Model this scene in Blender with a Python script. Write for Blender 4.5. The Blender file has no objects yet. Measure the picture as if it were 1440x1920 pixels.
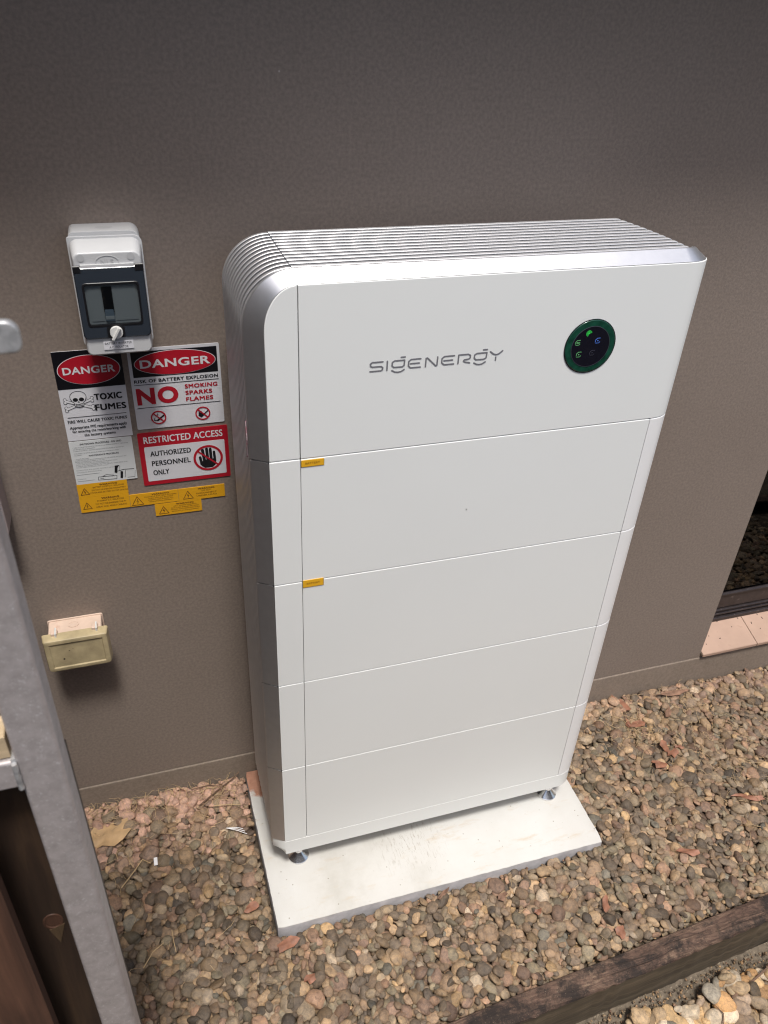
import bpy, bmesh, math, random
import numpy as np
from mathutils import Vector, Matrix
R = math.radians
rng = random.Random(7)
nrg = np.random.default_rng(11)
S = bpy.context.scene
C = S.collection

# ------------------------------------------------------------------ camera
cam_d = bpy.data.cameras.new('camera')
cam = bpy.data.objects.new('camera', cam_d); C.objects.link(cam)
cam.location = (-0.19035, -1.49464, 1.93813)
cam.rotation_euler = (0.971362, -0.04452, -0.300345)
cam_d.sensor_fit = 'VERTICAL'; cam_d.sensor_height = 24.0; cam_d.sensor_width = 18.0
cam_d.lens = 1506.98 / 1920 * 24.0
cam_d.clip_start = 0.02; cam_d.clip_end = 200
cam_d.dof.use_dof = True; cam_d.dof.focus_distance = 1.75; cam_d.dof.aperture_fstop = 5.0
S.camera = cam

# ------------------------------------------------------------------ sky and sun
SUN = Vector((0.01, 0.34, -0.92)).normalized()
w = bpy.data.worlds.new('World'); S.world = w; w.use_nodes = True
wn = w.node_tree; wn.nodes.clear()
sky = wn.nodes.new('ShaderNodeTexSky'); sky.sky_type = 'NISHITA'; sky.sun_disc = False
sky.sun_elevation = math.asin(-SUN.z); sky.sun_rotation = math.atan2(-SUN.x, -SUN.y)
sky.air_density = 1.0; sky.dust_density = 4.0; sky.ozone_density = 0.6
bg = wn.nodes.new('ShaderNodeBackground'); bg.inputs[1].default_value = 0.125
wo = wn.nodes.new('ShaderNodeOutputWorld')
wn.links.new(sky.outputs[0], bg.inputs[0]); wn.links.new(bg.outputs[0], wo.inputs[0])
sd = bpy.data.lights.new('sun', 'SUN'); sd.energy = 2.85; sd.angle = R(10); sd.color = (1.0, 0.972, 0.93)
so = bpy.data.objects.new('sun', sd); C.objects.link(so)
so.location = (-1, -3, 6); so.rotation_euler = SUN.to_track_quat('-Z', 'Y').to_euler()
S.view_settings.view_transform = 'Standard'; S.view_settings.look = 'None'
S.view_settings.exposure = 0.30; S.view_settings.gamma = 1.0
S.view_settings.use_curve_mapping = False
S.cycles.filter_width = 1.15

# ------------------------------------------------------------------ materials
def nodes(name):
    m = bpy.data.materials.new(name); m.use_nodes = True
    nt = m.node_tree; b = nt.nodes['Principled BSDF']
    return m, nt, b
def N(nt, t, **k):
    n = nt.nodes.new(t)
    for a, v in k.items(): setattr(n, a, v)
    return n
def coords(nt, scale=(1, 1, 1), kind='Object'):
    tc = N(nt, 'ShaderNodeTexCoord'); mp = N(nt, 'ShaderNodeMapping')
    mp.inputs['Scale'].default_value = scale
    nt.links.new(tc.outputs[kind], mp.inputs[0]); return mp.outputs[0]
def noise(nt, co, scale, detail=4, rough=.55, dist=0):
    n = N(nt, 'ShaderNodeTexNoise'); n.inputs['Scale'].default_value = scale
    n.inputs['Detail'].default_value = detail; n.inputs['Roughness'].default_value = rough
    n.inputs['Distortion'].default_value = dist
    nt.links.new(co, n.inputs['Vector']); return n.outputs['Fac']
def ramp(nt, fac, stops):
    r = N(nt, 'ShaderNodeValToRGB'); e = r.color_ramp.elements
    while len(e) < len(stops): e.new(0.5)
    for i, (p, c) in enumerate(stops):
        e[i].position = p; e[i].color = (*c, 1) if len(c) == 3 else c
    nt.links.new(fac, r.inputs[0]); return r.outputs[0]
def mixc(nt, fac, a, b, mode='MIX'):
    m = N(nt, 'ShaderNodeMix', data_type='RGBA', blend_type=mode)
    for s, v in ((m.inputs[0], fac), (m.inputs[6], a), (m.inputs[7], b)):
        if hasattr(v, 'links'): nt.links.new(v, s)
        else: s.default_value = v if not isinstance(v, tuple) else (*v, 1)
    return m.outputs[2]
def bump(nt, b, h, strength=.3, dist=.001, prev=None):
    n = N(nt, 'ShaderNodeBump'); n.inputs['Strength'].default_value = strength
    n.inputs['Distance'].default_value = dist
    nt.links.new(h, n.inputs['Height'])
    if prev: nt.links.new(prev, n.inputs['Normal'])
    nt.links.new(n.outputs[0], b.inputs['Normal']); return n.outputs[0]
def plain(name, col, rough=.5, metal=0., var=.0, vs=12, bs=0, bd=.0003, spec=.5, grime=None, coat=0):
    m, nt, b = nodes(name)
    b.inputs['Roughness'].default_value = rough; b.inputs['Metallic'].default_value = metal
    b.inputs['Specular IOR Level'].default_value = spec
    b.inputs['Coat Weight'].default_value = coat
    if var or grime or bs: co = coords(nt)
    c = None
    if var:
        c = ramp(nt, noise(nt, co, vs, 5), [(.3, tuple(x * (1 - var) for x in col)), (.7, tuple(min(1, x * (1 + var)) for x in col))])
    if grime:
        g = ramp(nt, noise(nt, co, grime[1], 8, .7), [(grime[2], (0, 0, 0)), (grime[2] + .12, (1, 1, 1))])
        c = mixc(nt, g, c if c else col, grime[0])
    if c: nt.links.new(c, b.inputs['Base Color'])
    else: b.inputs['Base Color'].default_value = (*col, 1)
    if bs: bump(nt, b, noise(nt, co, bs, 3), .35, bd)
    return m

M = {}
# wall: acrylic render with a fine leathery relief
def make_wall(name, c0, c1, stain):
    m, nt, b = nodes(name)
    co = coords(nt); ca = coords(nt, (1, 1, 1.9))
    c = ramp(nt, noise(nt, co, 1.6, 5, .6), [(.3, c0), (.7, c1)])
    f = ramp(nt, noise(nt, co, 160, 3), [(.35, (.86, .86, .86)), (.65, (1.08, 1.08, 1.08))])
    c = mixc(nt, 1.0, c, f, 'MULTIPLY')
    s = ramp(nt, noise(nt, co, 9, 10, .72), [(.60, (0, 0, 0)), (.78, (1, 1, 1))])
    sm = N(nt, 'ShaderNodeMath', operation='MULTIPLY'); sm.inputs[1].default_value = stain
    nt.links.new(s, sm.inputs[0])
    c = mixc(nt, sm.outputs[0], c, (c0[0] * .62, c0[1] * .6, c0[2] * .55))
    # tiny nicks of pale and dark
    v = N(nt, 'ShaderNodeTexVoronoi'); v.inputs['Scale'].default_value = 9
    nt.links.new(co, v.inputs['Vector'])
    d = ramp(nt, v.outputs['Distance'], [(.012, (1, 1, 1)), (.02, (0, 0, 0))])
    c = mixc(nt, d, c, (.42, .38, .34))
    nt.links.new(c, b.inputs['Base Color'])
    b.inputs['Roughness'].default_value = .72; b.inputs['Specular IOR Level'].default_value = .35
    n1 = bump(nt, b, noise(nt, ca, 210, 3, .6, .4), .5, .0009)
    bump(nt, b, noise(nt, co, 14, 3), .35, .002, n1)
    return m
M['wall'] = make_wall('render_wall', (.228, .184, .153), (.252, .206, .174), .22)
M['plinth'] = make_wall('render_plinth', (.185, .148, .116), (.235, .190, .155), .8)
M['white'] = plain('white_powder_coat', (.785, .80, .78), .34, var=.012, vs=3, bs=900, bd=.00008, spec=.5)
M['white2'] = plain('white_end_cover', (.83, .83, .82), .30, var=.01, vs=3, bs=900, bd=.00006)
M['gap'] = plain('shadow_gap', (.10, .10, .10), .7)
M['body'] = plain('dark_chassis', (.035, .037, .04), .55, .3)
def silver():
    m, nt, b = nodes('brushed_silver')
    b.inputs['Metallic'].default_value = .90; b.inputs['Roughness'].default_value = .36
    co = coords(nt)
    c = ramp(nt, noise(nt, co, 60, 4), [(.3, (.68, .685, .70)), (.7, (.72, .725, .74))])
    nt.links.new(c, b.inputs['Base Color'])
    bump(nt, b, noise(nt, co, 1400, 2), .2, .0001)
    return m
M['silver'] = silver()
M['fin'] = plain('fin_aluminium', (.68, .685, .70), .36, .50, var=.04, vs=40)
M['fin_side'] = plain('fin_aluminium_shaded', (.62, .62, .63), .50, .85, var=.04, vs=40)  # darker metal copy of the fins; the left side's shade put into its tone
M['chrome'] = plain('chromed_steel', (.80, .80, .80), .20, .95, var=.08, vs=300)
M['logo'] = plain('grey_print', (.17, .17, .185), .45)
def concrete():
    m, nt, b = nodes('concrete_slab')
    co = coords(nt)
    c = ramp(nt, noise(nt, co, 5, 8, .62), [(.25, (.40, .385, .345)), (.45, (.50, .49, .46)), (.75, (.545, .545, .525))])
    s = ramp(nt, noise(nt, coords(nt, (1, 3.5, 1)), 9, 10, .75), [(.56, (0, 0, 0)), (.72, (.65, .65, .65))])
    c = mixc(nt, s, c, (.46, .37, .26))
    k = ramp(nt, noise(nt, coords(nt, (1, 1, 1)), 90, 5, .8), [(.67, (0, 0, 0)), (.71, (.8, .8, .8))])
    c = mixc(nt, k, c, (.26, .22, .17))
    k2 = ramp(nt, noise(nt, coords(nt, (3, .6, 1)), 60, 6, .8), [(.64, (0, 0, 0)), (.70, (.7, .7, .7))])
    k3 = ramp(nt, noise(nt, co, 4.2, 3), [(.56, (0, 0, 0)), (.64, (1, 1, 1))])
    c = mixc(nt, mixc(nt, 1.0, k2, k3, 'MULTIPLY'), c, (.34, .27, .19))
    sc_ = coords(nt, (1, 1, 1)); sv = N(nt, 'ShaderNodeVectorMath', operation='DISTANCE'); nt.links.new(sc_, sv.inputs[0]); sv.inputs[1].default_value = (-.065, -.095, .05)
    sm_ = ramp(nt, sv.outputs['Value'], [(.03, (.8, .8, .8)), (.12, (0, 0, 0))])
    sk_ = ramp(nt, noise(nt, coords(nt, (4.5, .8, 1)), 38, 7, .8), [(.54, (0, 0, 0)), (.62, (.85, .85, .85))])
    c = mixc(nt, mixc(nt, 1.0, sm_, sk_, 'MULTIPLY'), c, (.22, .18, .13))
    vb = N(nt, 'ShaderNodeTexVoronoi'); vb.inputs['Scale'].default_value = 42; nt.links.new(co, vb.inputs['Vector'])
    c = mixc(nt, ramp(nt, vb.outputs['Distance'], [(.05, (.85, .85, .85)), (.09, (0, 0, 0))]), c, (.24, .22, .18))
    # red soil smeared over the corner by the wall
    g = N(nt, 'ShaderNodeTexCoord'); sx = N(nt, 'ShaderNodeSeparateXYZ'); nt.links.new(g.outputs['Object'], sx.inputs[0])
    a = N(nt, 'ShaderNodeMath', operation='MULTIPLY_ADD'); a.inputs[1].default_value = 9.0; a.inputs[2].default_value = -0.96
    nt.links.new(sx.outputs[1], a.inputs[0])
    n2 = N(nt, 'ShaderNodeMath', operation='ADD'); nt.links.new(a.outputs[0], n2.inputs[0]); nt.links.new(noise(nt, co, 22, 6, .6), n2.inputs[1])
    rr = ramp(nt, n2.outputs[0], [(.86, (0, 0, 0)), (1.06, (.95, .95, .95))])
    c = mixc(nt, rr, c, ramp(nt, noise(nt, co, 70, 6, .7), [(.3, (.30, .13, .075)), (.7, (.44, .22, .14))]))
    nt.links.new(c, b.inputs['Base Color']); b.inputs['Roughness'].default_value = .85
    n1 = bump(nt, b, noise(nt, co, 40, 8, .7), .35, .0015)
    bump(nt, b, noise(nt, co, 400, 3), .4, .0006, n1)
    return m
M['slab'] = concrete()
M['slab_side'] = plain('slab_edge', (.40, .39, .40), .9, var=.22, vs=26, bs=160, bd=.001)
def galv():
    m, nt, b = nodes('galvanised_steel')
    co = coords(nt)
    c = ramp(nt, noise(nt, co, 55, 6, .7), [(.3, (.35, .315, .305)), (.6, (.47, .43, .42))])
    v = ramp(nt, noise(nt, co, 230, 6, .8), [(.57, (0, 0, 0)), (.66, (.85, .85, .85))])
    c = mixc(nt, v, c, (.66, .65, .65))
    v2 = ramp(nt, noise(nt, coords(nt, (1, 1, .25)), 30, 8, .8), [(.62, (0, 0, 0)), (.72, (.45, .45, .45))])
    c = mixc(nt, v2, c, (.50, .48, .48))
    nt.links.new(c, b.inputs['Base Color'])
    b.inputs['Metallic'].default_value = .35; b.inputs['Roughness'].default_value = .48
    bump(nt, b, noise(nt, co, 260, 4), .25, .0004)
    return m
M['galv'] = galv()
def timber(name, cs, axis, fine=1.0, rough=.65, bd=.0012):
    m, nt, b = nodes(name)
    sc = [14, 14, 14]; sc[axis] = 1.3
    co = coords(nt, tuple(sc)); n = noise(nt, co, 1.6, 8, .6, 1.2)
    c = ramp(nt, n, [(.25, cs[0]), (.5, cs[1]), (.75, cs[2])])
    sc2 = [90, 90, 90]; sc2[axis] = 3
    g = noise(nt, coords(nt, tuple(sc2)), 1.2, 5, .7)
    gr = ramp(nt, g, [(.3, (.68, .68, .68)), (.65, (1.15, 1.15, 1.15))])
    c = mixc(nt, fine, c, gr, 'MULTIPLY')
    nt.links.new(c, b.inputs['Base Color']); b.inputs['Roughness'].default_value = rough
    bump(nt, b, g, .5, bd)
    return m
M['paling'] = timber('stained_pine', ((.045, .020, .012), (.085, .038, .022), (.13, .062, .036)), 2)
M['paling_dark'] = timber('shaded_stained_pine', ((.018, .009, .005), (.034, .018, .010), (.07, .040, .020)), 2)  # shaded copy of the stained pine; recessed boards carry the shade in their colour
M['tan_wood'] = timber('raw_pine', ((.42, .30, .17), (.52, .40, .25), (.60, .48, .32)), 0)
M['split_wood'] = timber('split_wood', ((.06, .035, .018), (.09, .056, .028), (.13, .085, .045)), 2)
M['fence_wood'] = timber('weathered_fence', ((.05, .035, .025), (.08, .058, .042), (.12, .09, .065)), 2)
def sleeper_mat():
    m, nt, b = nodes('weathered_sleeper')
    co = coords(nt, (2.2, 16, 16)); n = noise(nt, co, 3.4, 12, .78, 1.2)
    c = ramp(nt, n, [(.22, (.022, .016, .013)), (.40, (.080, .045, .032)), (.55, (.20, .125, .088)), (.70, (.38, .27, .18))])
    c3 = coords(nt)
    d = ramp(nt, noise(nt, c3, 9, 9, .75), [(.46, (0, 0, 0)), (.56, (1, 1, 1))])
    c = mixc(nt, d, c, ramp(nt, n, [(.3, (.014, .011, .010)), (.7, (.06, .04, .03))]))
    gr = noise(nt, coords(nt, (5, 110, 110)), 1.4, 8, .8)
    c = mixc(nt, .8, c, ramp(nt, gr, [(.3, (.55, .55, .55)), (.7, (1.25, 1.22, 1.2))]), 'MULTIPLY')
    p = ramp(nt, noise(nt, c3, 170, 5, .85), [(.61, (0, 0, 0)), (.66, (.8, .8, .8))])
    p2 = mixc(nt, 1.0, p, ramp(nt, noise(nt, c3, 6, 3), [(.40, (0, 0, 0)), (.55, (1, 1, 1))]), 'MULTIPLY')
    c = mixc(nt, p2, c, (.40, .31, .22))
    nt.links.new(c, b.inputs['Base Color']); b.inputs['Roughness'].default_value = .8
    n1 = bump(nt, b, n, .9, .009); bump(nt, b, gr, .9, .0035, n1)
    return m
M['sleeper'] = sleeper_mat()
M['sleeper_face'] = timber('sleeper_front_face', ((.035, .027, .018), (.10, .078, .050), (.21, .165, .11)), 0, 1.0, .85, .004)  # own brown tone for the lower front face of the sleeper
M['soil'] = plain('soil', (.055, .038, .026), .95, var=.5, vs=40, bs=220, bd=.004, grime=((.16, .12, .08), 60, .5))
M['soil_bank'] = plain('sandy_soil', (.115, .092, .066), .95, var=.45, vs=55, bs=260, bd=.004, grime=((.30, .25, .18), 140, .56))
M['red_soil'] = plain('red_mortar_crumbs', (.47, .235, .16), .92, var=.3, vs=50, bs=180, bd=.003)
def pebble_mat(name, obj_color):
    m, nt, b = nodes(name)
    if obj_color:
        oi = N(nt, 'ShaderNodeObjectInfo'); base = oi.outputs['Color']
    else:
        at = N(nt, 'ShaderNodeAttribute'); at.attribute_name = 'col'; base = at.outputs['Color']
    g = N(nt, 'ShaderNodeNewGeometry'); mp = N(nt, 'ShaderNodeMapping')
    nt.links.new(g.outputs['Position'], mp.inputs[0]); co = mp.outputs[0]
    f = ramp(nt, noise(nt, co, 95, 8, .72, .6), [(.28, (.42, .39, .37)), (.48, (.95, .95, .95)), (.72, (1.6, 1.5, 1.32))])
    c = mixc(nt, 1.0, base, f, 'MULTIPLY')
    s = ramp(nt, noise(nt, co, 520, 3, .8), [(.62, (0, 0, 0)), (.72, (.55, .55, .55))])
    c = mixc(nt, s, c, (.42, .36, .28))
    s2 = ramp(nt, noise(nt, co, 240, 4, .8), [(.66, (0, 0, 0)), (.74, (.7, .7, .7))])
    c = mixc(nt, s2, c, (.05, .04, .032))
    nt.links.new(c, b.inputs['Base Color']); b.inputs['Roughness'].default_value = .66
    b.inputs['Specular IOR Level'].default_value = .4
    n1 = bump(nt, b, noise(nt, co, 120, 6, .72), .8, .0030)
    bump(nt, b, noise(nt, co, 700, 3, .7), .35, .0004, n1)
    return m
M['peb'] = pebble_mat('river_pebble', False); M['peb_o'] = pebble_mat('river_pebble_single', True)
M['isobox'] = plain('grey_plastic', (.52, .525, .53), .38, var=.03, vs=12, bs=1200, bd=.00006)
M['smoke'] = plain('smoked_cover', (.030, .038, .050), .13, spec=.6)
M['gasket'] = plain('black_gasket', (.008, .008, .01), .4)
M['breaker'] = plain('breaker_plate', (.37, .38, .375), .45)
M['toggle'] = plain('blue_grey_toggle', (.16, .20, .24), .35)
M['knob'] = plain('white_knob', (.62, .62, .60), .35)
def glass(name, tint, gloss=.12, rough=.03):
    m, nt, b = nodes(name); nt.nodes.remove(b)
    t = N(nt, 'ShaderNodeBsdfTransparent'); t.inputs[0].default_value = (*tint, 1)
    g = N(nt, 'ShaderNodeBsdfGlossy'); g.inputs['Roughness'].default_value = rough
    fr = N(nt, 'ShaderNodeFresnel'); fr.inputs[0].default_value = 1.5
    x = N(nt, 'ShaderNodeMixShader'); o = nt.nodes['Material Output']
    nt.links.new(fr.outputs[0], x.inputs[0]); nt.links.new(t.outputs[0], x.inputs[1]); nt.links.new(g.outputs[0], x.inputs[2])
    nt.links.new(x.outputs[0], o.inputs[0]); return m
M['smoke_glass'] = glass('smoked_window', (.54, .58, .60))
M['win_glass'] = glass('window_glass', (.55, .57, .56), rough=.01)
M['room_dark'] = plain('dark_room_backing', (.012, .011, .012), .9)  # near-black sheet standing in for the unlit room behind the glass
M['frame'] = plain('dark_window_frame', (.035, .028, .028), .32, .2, var=.25, vs=60, grime=((.16, .13, .12), 40, .60))
M['tile'] = plain('terracotta_sill_tile', (.39, .265, .20), .6, var=.08, vs=14, bs=300, bd=.0004, grime=((.31, .20, .14), 30, .62))
M['yellow_lid'] = plain('yellowed_clear_plastic', (.42, .345, .205), .25, var=.22, vs=28, grime=((.16, .13, .07), 60, .66), coat=.2)
M['beige_box'] = plain('painted_beige_box', (.60, .46, .37), .55, var=.1, vs=30, grime=((.5, .30, .22), 40, .58), bs=300)
M['pinkgrey'] = plain('pink_grey_plastic', (.33, .27, .265), .5, var=.05, vs=10)
def paper(name, col, rough=.42, wr=.0006):
    m, nt, b = nodes(name)
    b.inputs['Base Color'].default_value = (*col, 1); b.inputs['Roughness'].default_value = rough
    co = coords(nt); n1 = bump(nt, b, noise(nt, co, 130, 3, .6), .5, wr)
    return m
M['vinyl_white'] = paper('white_vinyl', (.66, .66, .69)); M['vinyl_black'] = paper('black_vinyl', (.006, .006, .009), .35)
M['vinyl_red'] = paper('red_vinyl', (.42, .008, .022)); M['vinyl_pale'] = paper('pale_label', (.63, .65, .65), .5, .0003)
M['vinyl_yellow'] = paper('yellow_label', (.72, .36, .012), .45, .0003)
M['ink_black'] = plain('black_ink', (.008, .008, .010), .5); M['ink_brown'] = plain('brown_ink', (.10, .035, .012), .5)
M['ink_red'] = plain('red_ink', (.42, .008, .022), .45); M['ink_white'] = plain('white_ink', (.70, .70, .72), .45)
M['ink_grey'] = plain('grey_ink', (.20, .21, .22), .5)
M['emboss'] = plain('shaded_emboss_plastic', (.46, .465, .47), .4)  # box plastic painted darker, so raised marks read as edge shade
M['tag_yellow'] = plain('amber_tag', (.78, .42, .02), .4); M['tag_ink'] = plain('tag_ink', (.30, .13, .01), .5)
M['tag_dark'] = plain('tag_edge', (.16, .08, .01), .6)
M['disc_green'] = plain('green_ring', (.009, .058, .036), .16, .1, var=.5, vs=60, coat=.5)
M['disc_black'] = plain('black_glass', (.008, .008, .014), .08, coat=.8)
def emit(name, col, st):
    m, nt, b = nodes(name); b.inputs['Base Color'].default_value = (*[c * .3 for c in col], 1)
    b.inputs['Emission Color'].default_value = (*col, 1); b.inputs['Emission Strength'].default_value = st; return m
M['led_green'] = emit('green_led', (.05, .9, .12), .34); M['led_pale'] = emit('pale_green_led', (.25, .8, .3), .18)
M['led_blue'] = emit('blue_led', (.12, .3, 1), .3); M['led_off'] = plain('unlit_icon', (.05, .05, .07), .3)
M['leaf_red'] = plain('dry_red_leaf', (.235, .105, .062), .6, var=.35, vs=50, bs=120, bd=.001)
M['leaf_tan'] = plain('dry_tan_leaf', (.44, .29, .15), .65, var=.2, vs=40, bs=90, bd=.002)
M['bark'] = plain('dry_bark', (.20, .115, .075), .85, var=.4, vs=60, bs=200, bd=.001)
M['straw'] = plain('dry_straw', (.42, .30, .165), .7, var=.35, vs=30)
M['twig'] = plain('twig', (.14, .085, .055), .8, var=.3, vs=60)
M['paper_scrap'] = plain('white_scrap', (.75, .75, .76), .6)
M['speck'] = plain('dark_speck', (.03, .015, .012), .8)
M['soffit'] = plain('soffit_paint', (.20, .17, .15), .7); M['gutter'] = plain('gutter_paint', (.10, .085, .08), .4)
M['foliage'] = plain('hedge_leaf', (.045, .085, .025), .5, var=.5, vs=8)
M['weld'] = plain('weld_zinc', (.42, .42, .42), .35, .4, var=.3, vs=120, bs=300, bd=.001)
M['sticker'] = plain('worn_sticker', (.50, .40, .42), .5, var=.3, vs=120, grime=((.42, .06, .10), 110, .52))

# ------------------------------------------------------------------ geometry helpers
org = {}
def add(name, verts, faces, mat, parent=None, smooth=35, vcol=None):
    v = np.array(verts, dtype=float).reshape(-1, 3)
    if parent is not None: o0 = np.array(org[parent.name])
    else:
        mn, mx = v.min(0), v.max(0); o0 = np.array([(mn[0] + mx[0]) / 2, (mn[1] + mx[1]) / 2, mn[2]])
    me = bpy.data.meshes.new(name); me.from_pydata((v - o0).tolist(), [], faces)
    me.validate(); bm = bmesh.new(); bm.from_mesh(me); bmesh.ops.recalc_face_normals(bm, faces=bm.faces); bm.to_mesh(me); bm.free()
    if smooth:
        me.polygons.foreach_set('use_smooth', [True] * len(me.polygons)); me.set_sharp_from_angle(angle=R(smooth))
    me.materials.append(M[mat] if isinstance(mat, str) else mat)
    ob = bpy.data.objects.new(name, me); C.objects.link(ob)
    if smooth and len(me.polygons) < 400:
        wm = ob.modifiers.new('wn', 'WEIGHTED_NORMAL'); wm.keep_sharp = True; wm.weight = 100
    if parent is not None: ob.parent = parent; org[ob.name] = tuple(o0)
    else: ob.location = o0; org[ob.name] = tuple(o0)
    return ob
def thing(name, loc, label, cat, group=None):
    o = bpy.data.objects.new(name, None); C.objects.link(o); o.location = loc; o.empty_display_size = .05
    org[o.name] = tuple(loc); o['label'] = label; o['category'] = cat
    if group: o['group'] = group
    return o
def tag(o, label, cat, group=None, kind=None):
    if label: o['label'] = label
    if cat: o['category'] = cat
    if group: o['group'] = group
    if kind: o['kind'] = kind
    return o
def inset(pl, d):
    n = len(pl); out = []
    A = sum(pl[i][0] * pl[(i + 1) % n][1] - pl[(i + 1) % n][0] * pl[i][1] for i in range(n))
    s = 1 if A > 0 else -1
    for i in range(n):
        p, q, r = Vector(pl[i - 1]), Vector(pl[i]), Vector(pl[(i + 1) % n])
        a = (q - p).normalized(); b = (r - q).normalized()
        n1 = Vector((-a.y, a.x)) * s; n2 = Vector((-b.y, b.x)) * s
        m = n1 + n2; m = m / max(m.dot(n1), .35) if m.length > 1e-6 else n1
        out.append(tuple(q + m * d))
    return out
def rrect(x0, x1, y0, y1, r, seg=5):
    p = []
    rs = r if isinstance(r, (list, tuple)) else [r] * 4
    for (cx, cy, a0, rr) in ((x1 - rs[0], y0 + rs[0], -90, rs[0]), (x1 - rs[1], y1 - rs[1], 0, rs[1]), (x0 + rs[2], y1 - rs[2], 90, rs[2]), (x0 + rs[3], y0 + rs[3], 180, rs[3])):
        if rr < 1e-6: p.append((cx, cy)); continue
        for k in range(seg + 1):
            a = R(a0 + 90 * k / seg); p.append((cx + rr * math.cos(a), cy + rr * math.sin(a)))
    return p
def loft(rings, closed=True, caps=True):
    n = len(rings[0]); v = [p for r in rings for p in r]; f = []
    for i in range(len(rings) - 1):
        for k in range(n if closed else n - 1):
            a, b = i * n + k, i * n + (k + 1) % n
            f.append((a, b, b + n, a + n))
    if caps and closed: f.append(tuple(range(n))[::-1]); f.append(tuple(range((len(rings) - 1) * n, len(rings) * n)))
    return v, f
def prism(pl, a0, a1, axis='z', b0=0, b1=0, seg=2):
    """outline pl swept along an axis from a0 to a1, rims rounded by b0 and b1"""
    lv = []
    if b0:
        for k in range(seg + 1): t = R(90 * k / seg); lv.append((a0 + b0 * (1 - math.sin(t)), b0 * (1 - math.cos(t))))
        lv = [(a0 + b0 * (1 - math.sin(R(90 * (1 - k / seg)))), b0 * (1 - math.cos(R(90 * (1 - k / seg))))) for k in range(seg + 1)]
        lv = [(a0 + b0 * (1 - math.cos(R(90 * k / seg))), b0 * (1 - math.sin(R(90 * k / seg)))) for k in range(seg + 1)]
    else: lv = [(a0, 0)]
    if b1: lv += [(a1 - b1 * (1 - math.sin(R(90 * k / seg))), b1 * (1 - math.cos(R(90 * k / seg)))) for k in range(seg + 1)]
    else: lv += [(a1, 0)]
    rings = []
    for a, d in lv:
        q = inset(pl, d) if d > 1e-9 else pl
        if axis == 'z': rings.append([(x, y, a) for x, y in q])
        elif axis == 'y': rings.append([(x, a, y) for x, y in q])
        else: rings.append([(a, x, y) for x, y in q])
    return loft(rings)
def box(x0, x1, y0, y1, z0, z1, b=0):
    return prism([(x0, y0), (x1, y0), (x1, y1), (x0, y1)], z0, z1, 'z', b, b, 1) if b else prism([(x0, y0), (x1, y0), (x1, y1), (x0, y1)], z0, z1)
def rbox(x0, x1, y0, y1, z0, z1, r, b=0, axis='z', seg=3):
    if axis == 'z': return prism(rrect(x0, x1, y0, y1, r, seg), z0, z1, 'z', b, b)
    if axis == 'y': return prism(rrect(x0, x1, z0, z1, r, seg), y0, y1, 'y', b, b)
    return prism(rrect(y0, y1, z0, z1, r, seg), x0, x1, 'x', b, b)
def join(*vf):
    V, F = [], []
    for v, f in vf:
        o = len(V); V += list(v); F += [tuple(i + o for i in q) for q in f]
    return V, F
def tube(path, r, n=6, taper=1.0):
    rings = []; P = [Vector(p) for p in path]
    for i, p in enumerate(P):
        t = (P[min(i + 1, len(P) - 1)] - P[max(i - 1, 0)]).normalized()
        u = t.cross(Vector((0.13, 0.2, 1))); u = (u if u.length > 1e-3 else t.cross(Vector((1, 0, 0)))).normalized(); w_ = t.cross(u)
        rr = r * (1 + (taper - 1) * i / (len(P) - 1))
        rings.append([tuple(p + (u * math.cos(2 * math.pi * k / n) + w_ * math.sin(2 * math.pi * k / n)) * rr) for k in range(n)])
    return loft(rings)
def flat(pl, y, th=.0004):
    """thin plate facing -y, its face at y"""
    return prism(pl, y, y + th, 'y')
def disc_pl(cx, cz, r, n=28, rz=None): return [(cx + r * math.cos(2 * math.pi * k / n), cz + (rz or r) * math.sin(2 * math.pi * k / n)) for k in range(n)]
def ring(cx, cz, r0, r1, y, th=.0004, n=32, kz=1.0):
    rings = []
    for rr, yy in ((r0, y + th), (r0, y), (r1, y), (r1, y + th)):
        rings.append([(cx + rr * math.cos(2 * math.pi * k / n), yy, cz + rr * kz * math.sin(2 * math.pi * k / n)) for k in range(n)])
    v, f = loft(rings + [rings[0]], caps=False); return v, f
def stroke(pts, wd, y, th=.0004, closed=False):
    """flat ribbon with rounded ends along a 2D polyline, in the xz plane"""
    V, F = [], []
    def seg(a, b):
        a, b = Vector(a), Vector(b); d = (b - a)
        if d.length < 1e-7: return
        ang = math.atan2(d.y, d.x); pl = []
        for k in range(5): t = ang - math.pi / 2 + math.pi * k / 4; pl.append((b.x + wd / 2 * math.cos(t), b.y + wd / 2 * math.sin(t)))
        for k in range(5): t = ang + math.pi / 2 + math.pi * k / 4; pl.append((a.x + wd / 2 * math.cos(t), a.y + wd / 2 * math.sin(t)))
        v, f = flat(pl, y, th); o = len(V); V.extend(v); F.extend([tuple(i + o for i in q) for q in f])
    L = list(pts) + ([pts[0]] if closed else [])
    for i in range(len(L) - 1): seg(L[i], L[i + 1])
    # tiny depth steps keep overlapping ribbon pieces off one plane
    out = []; per = 20
    for i, p in enumerate(V): out.append((p[0], p[1] - (i // per) * 2e-6, p[2]))
    return out, F

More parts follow.
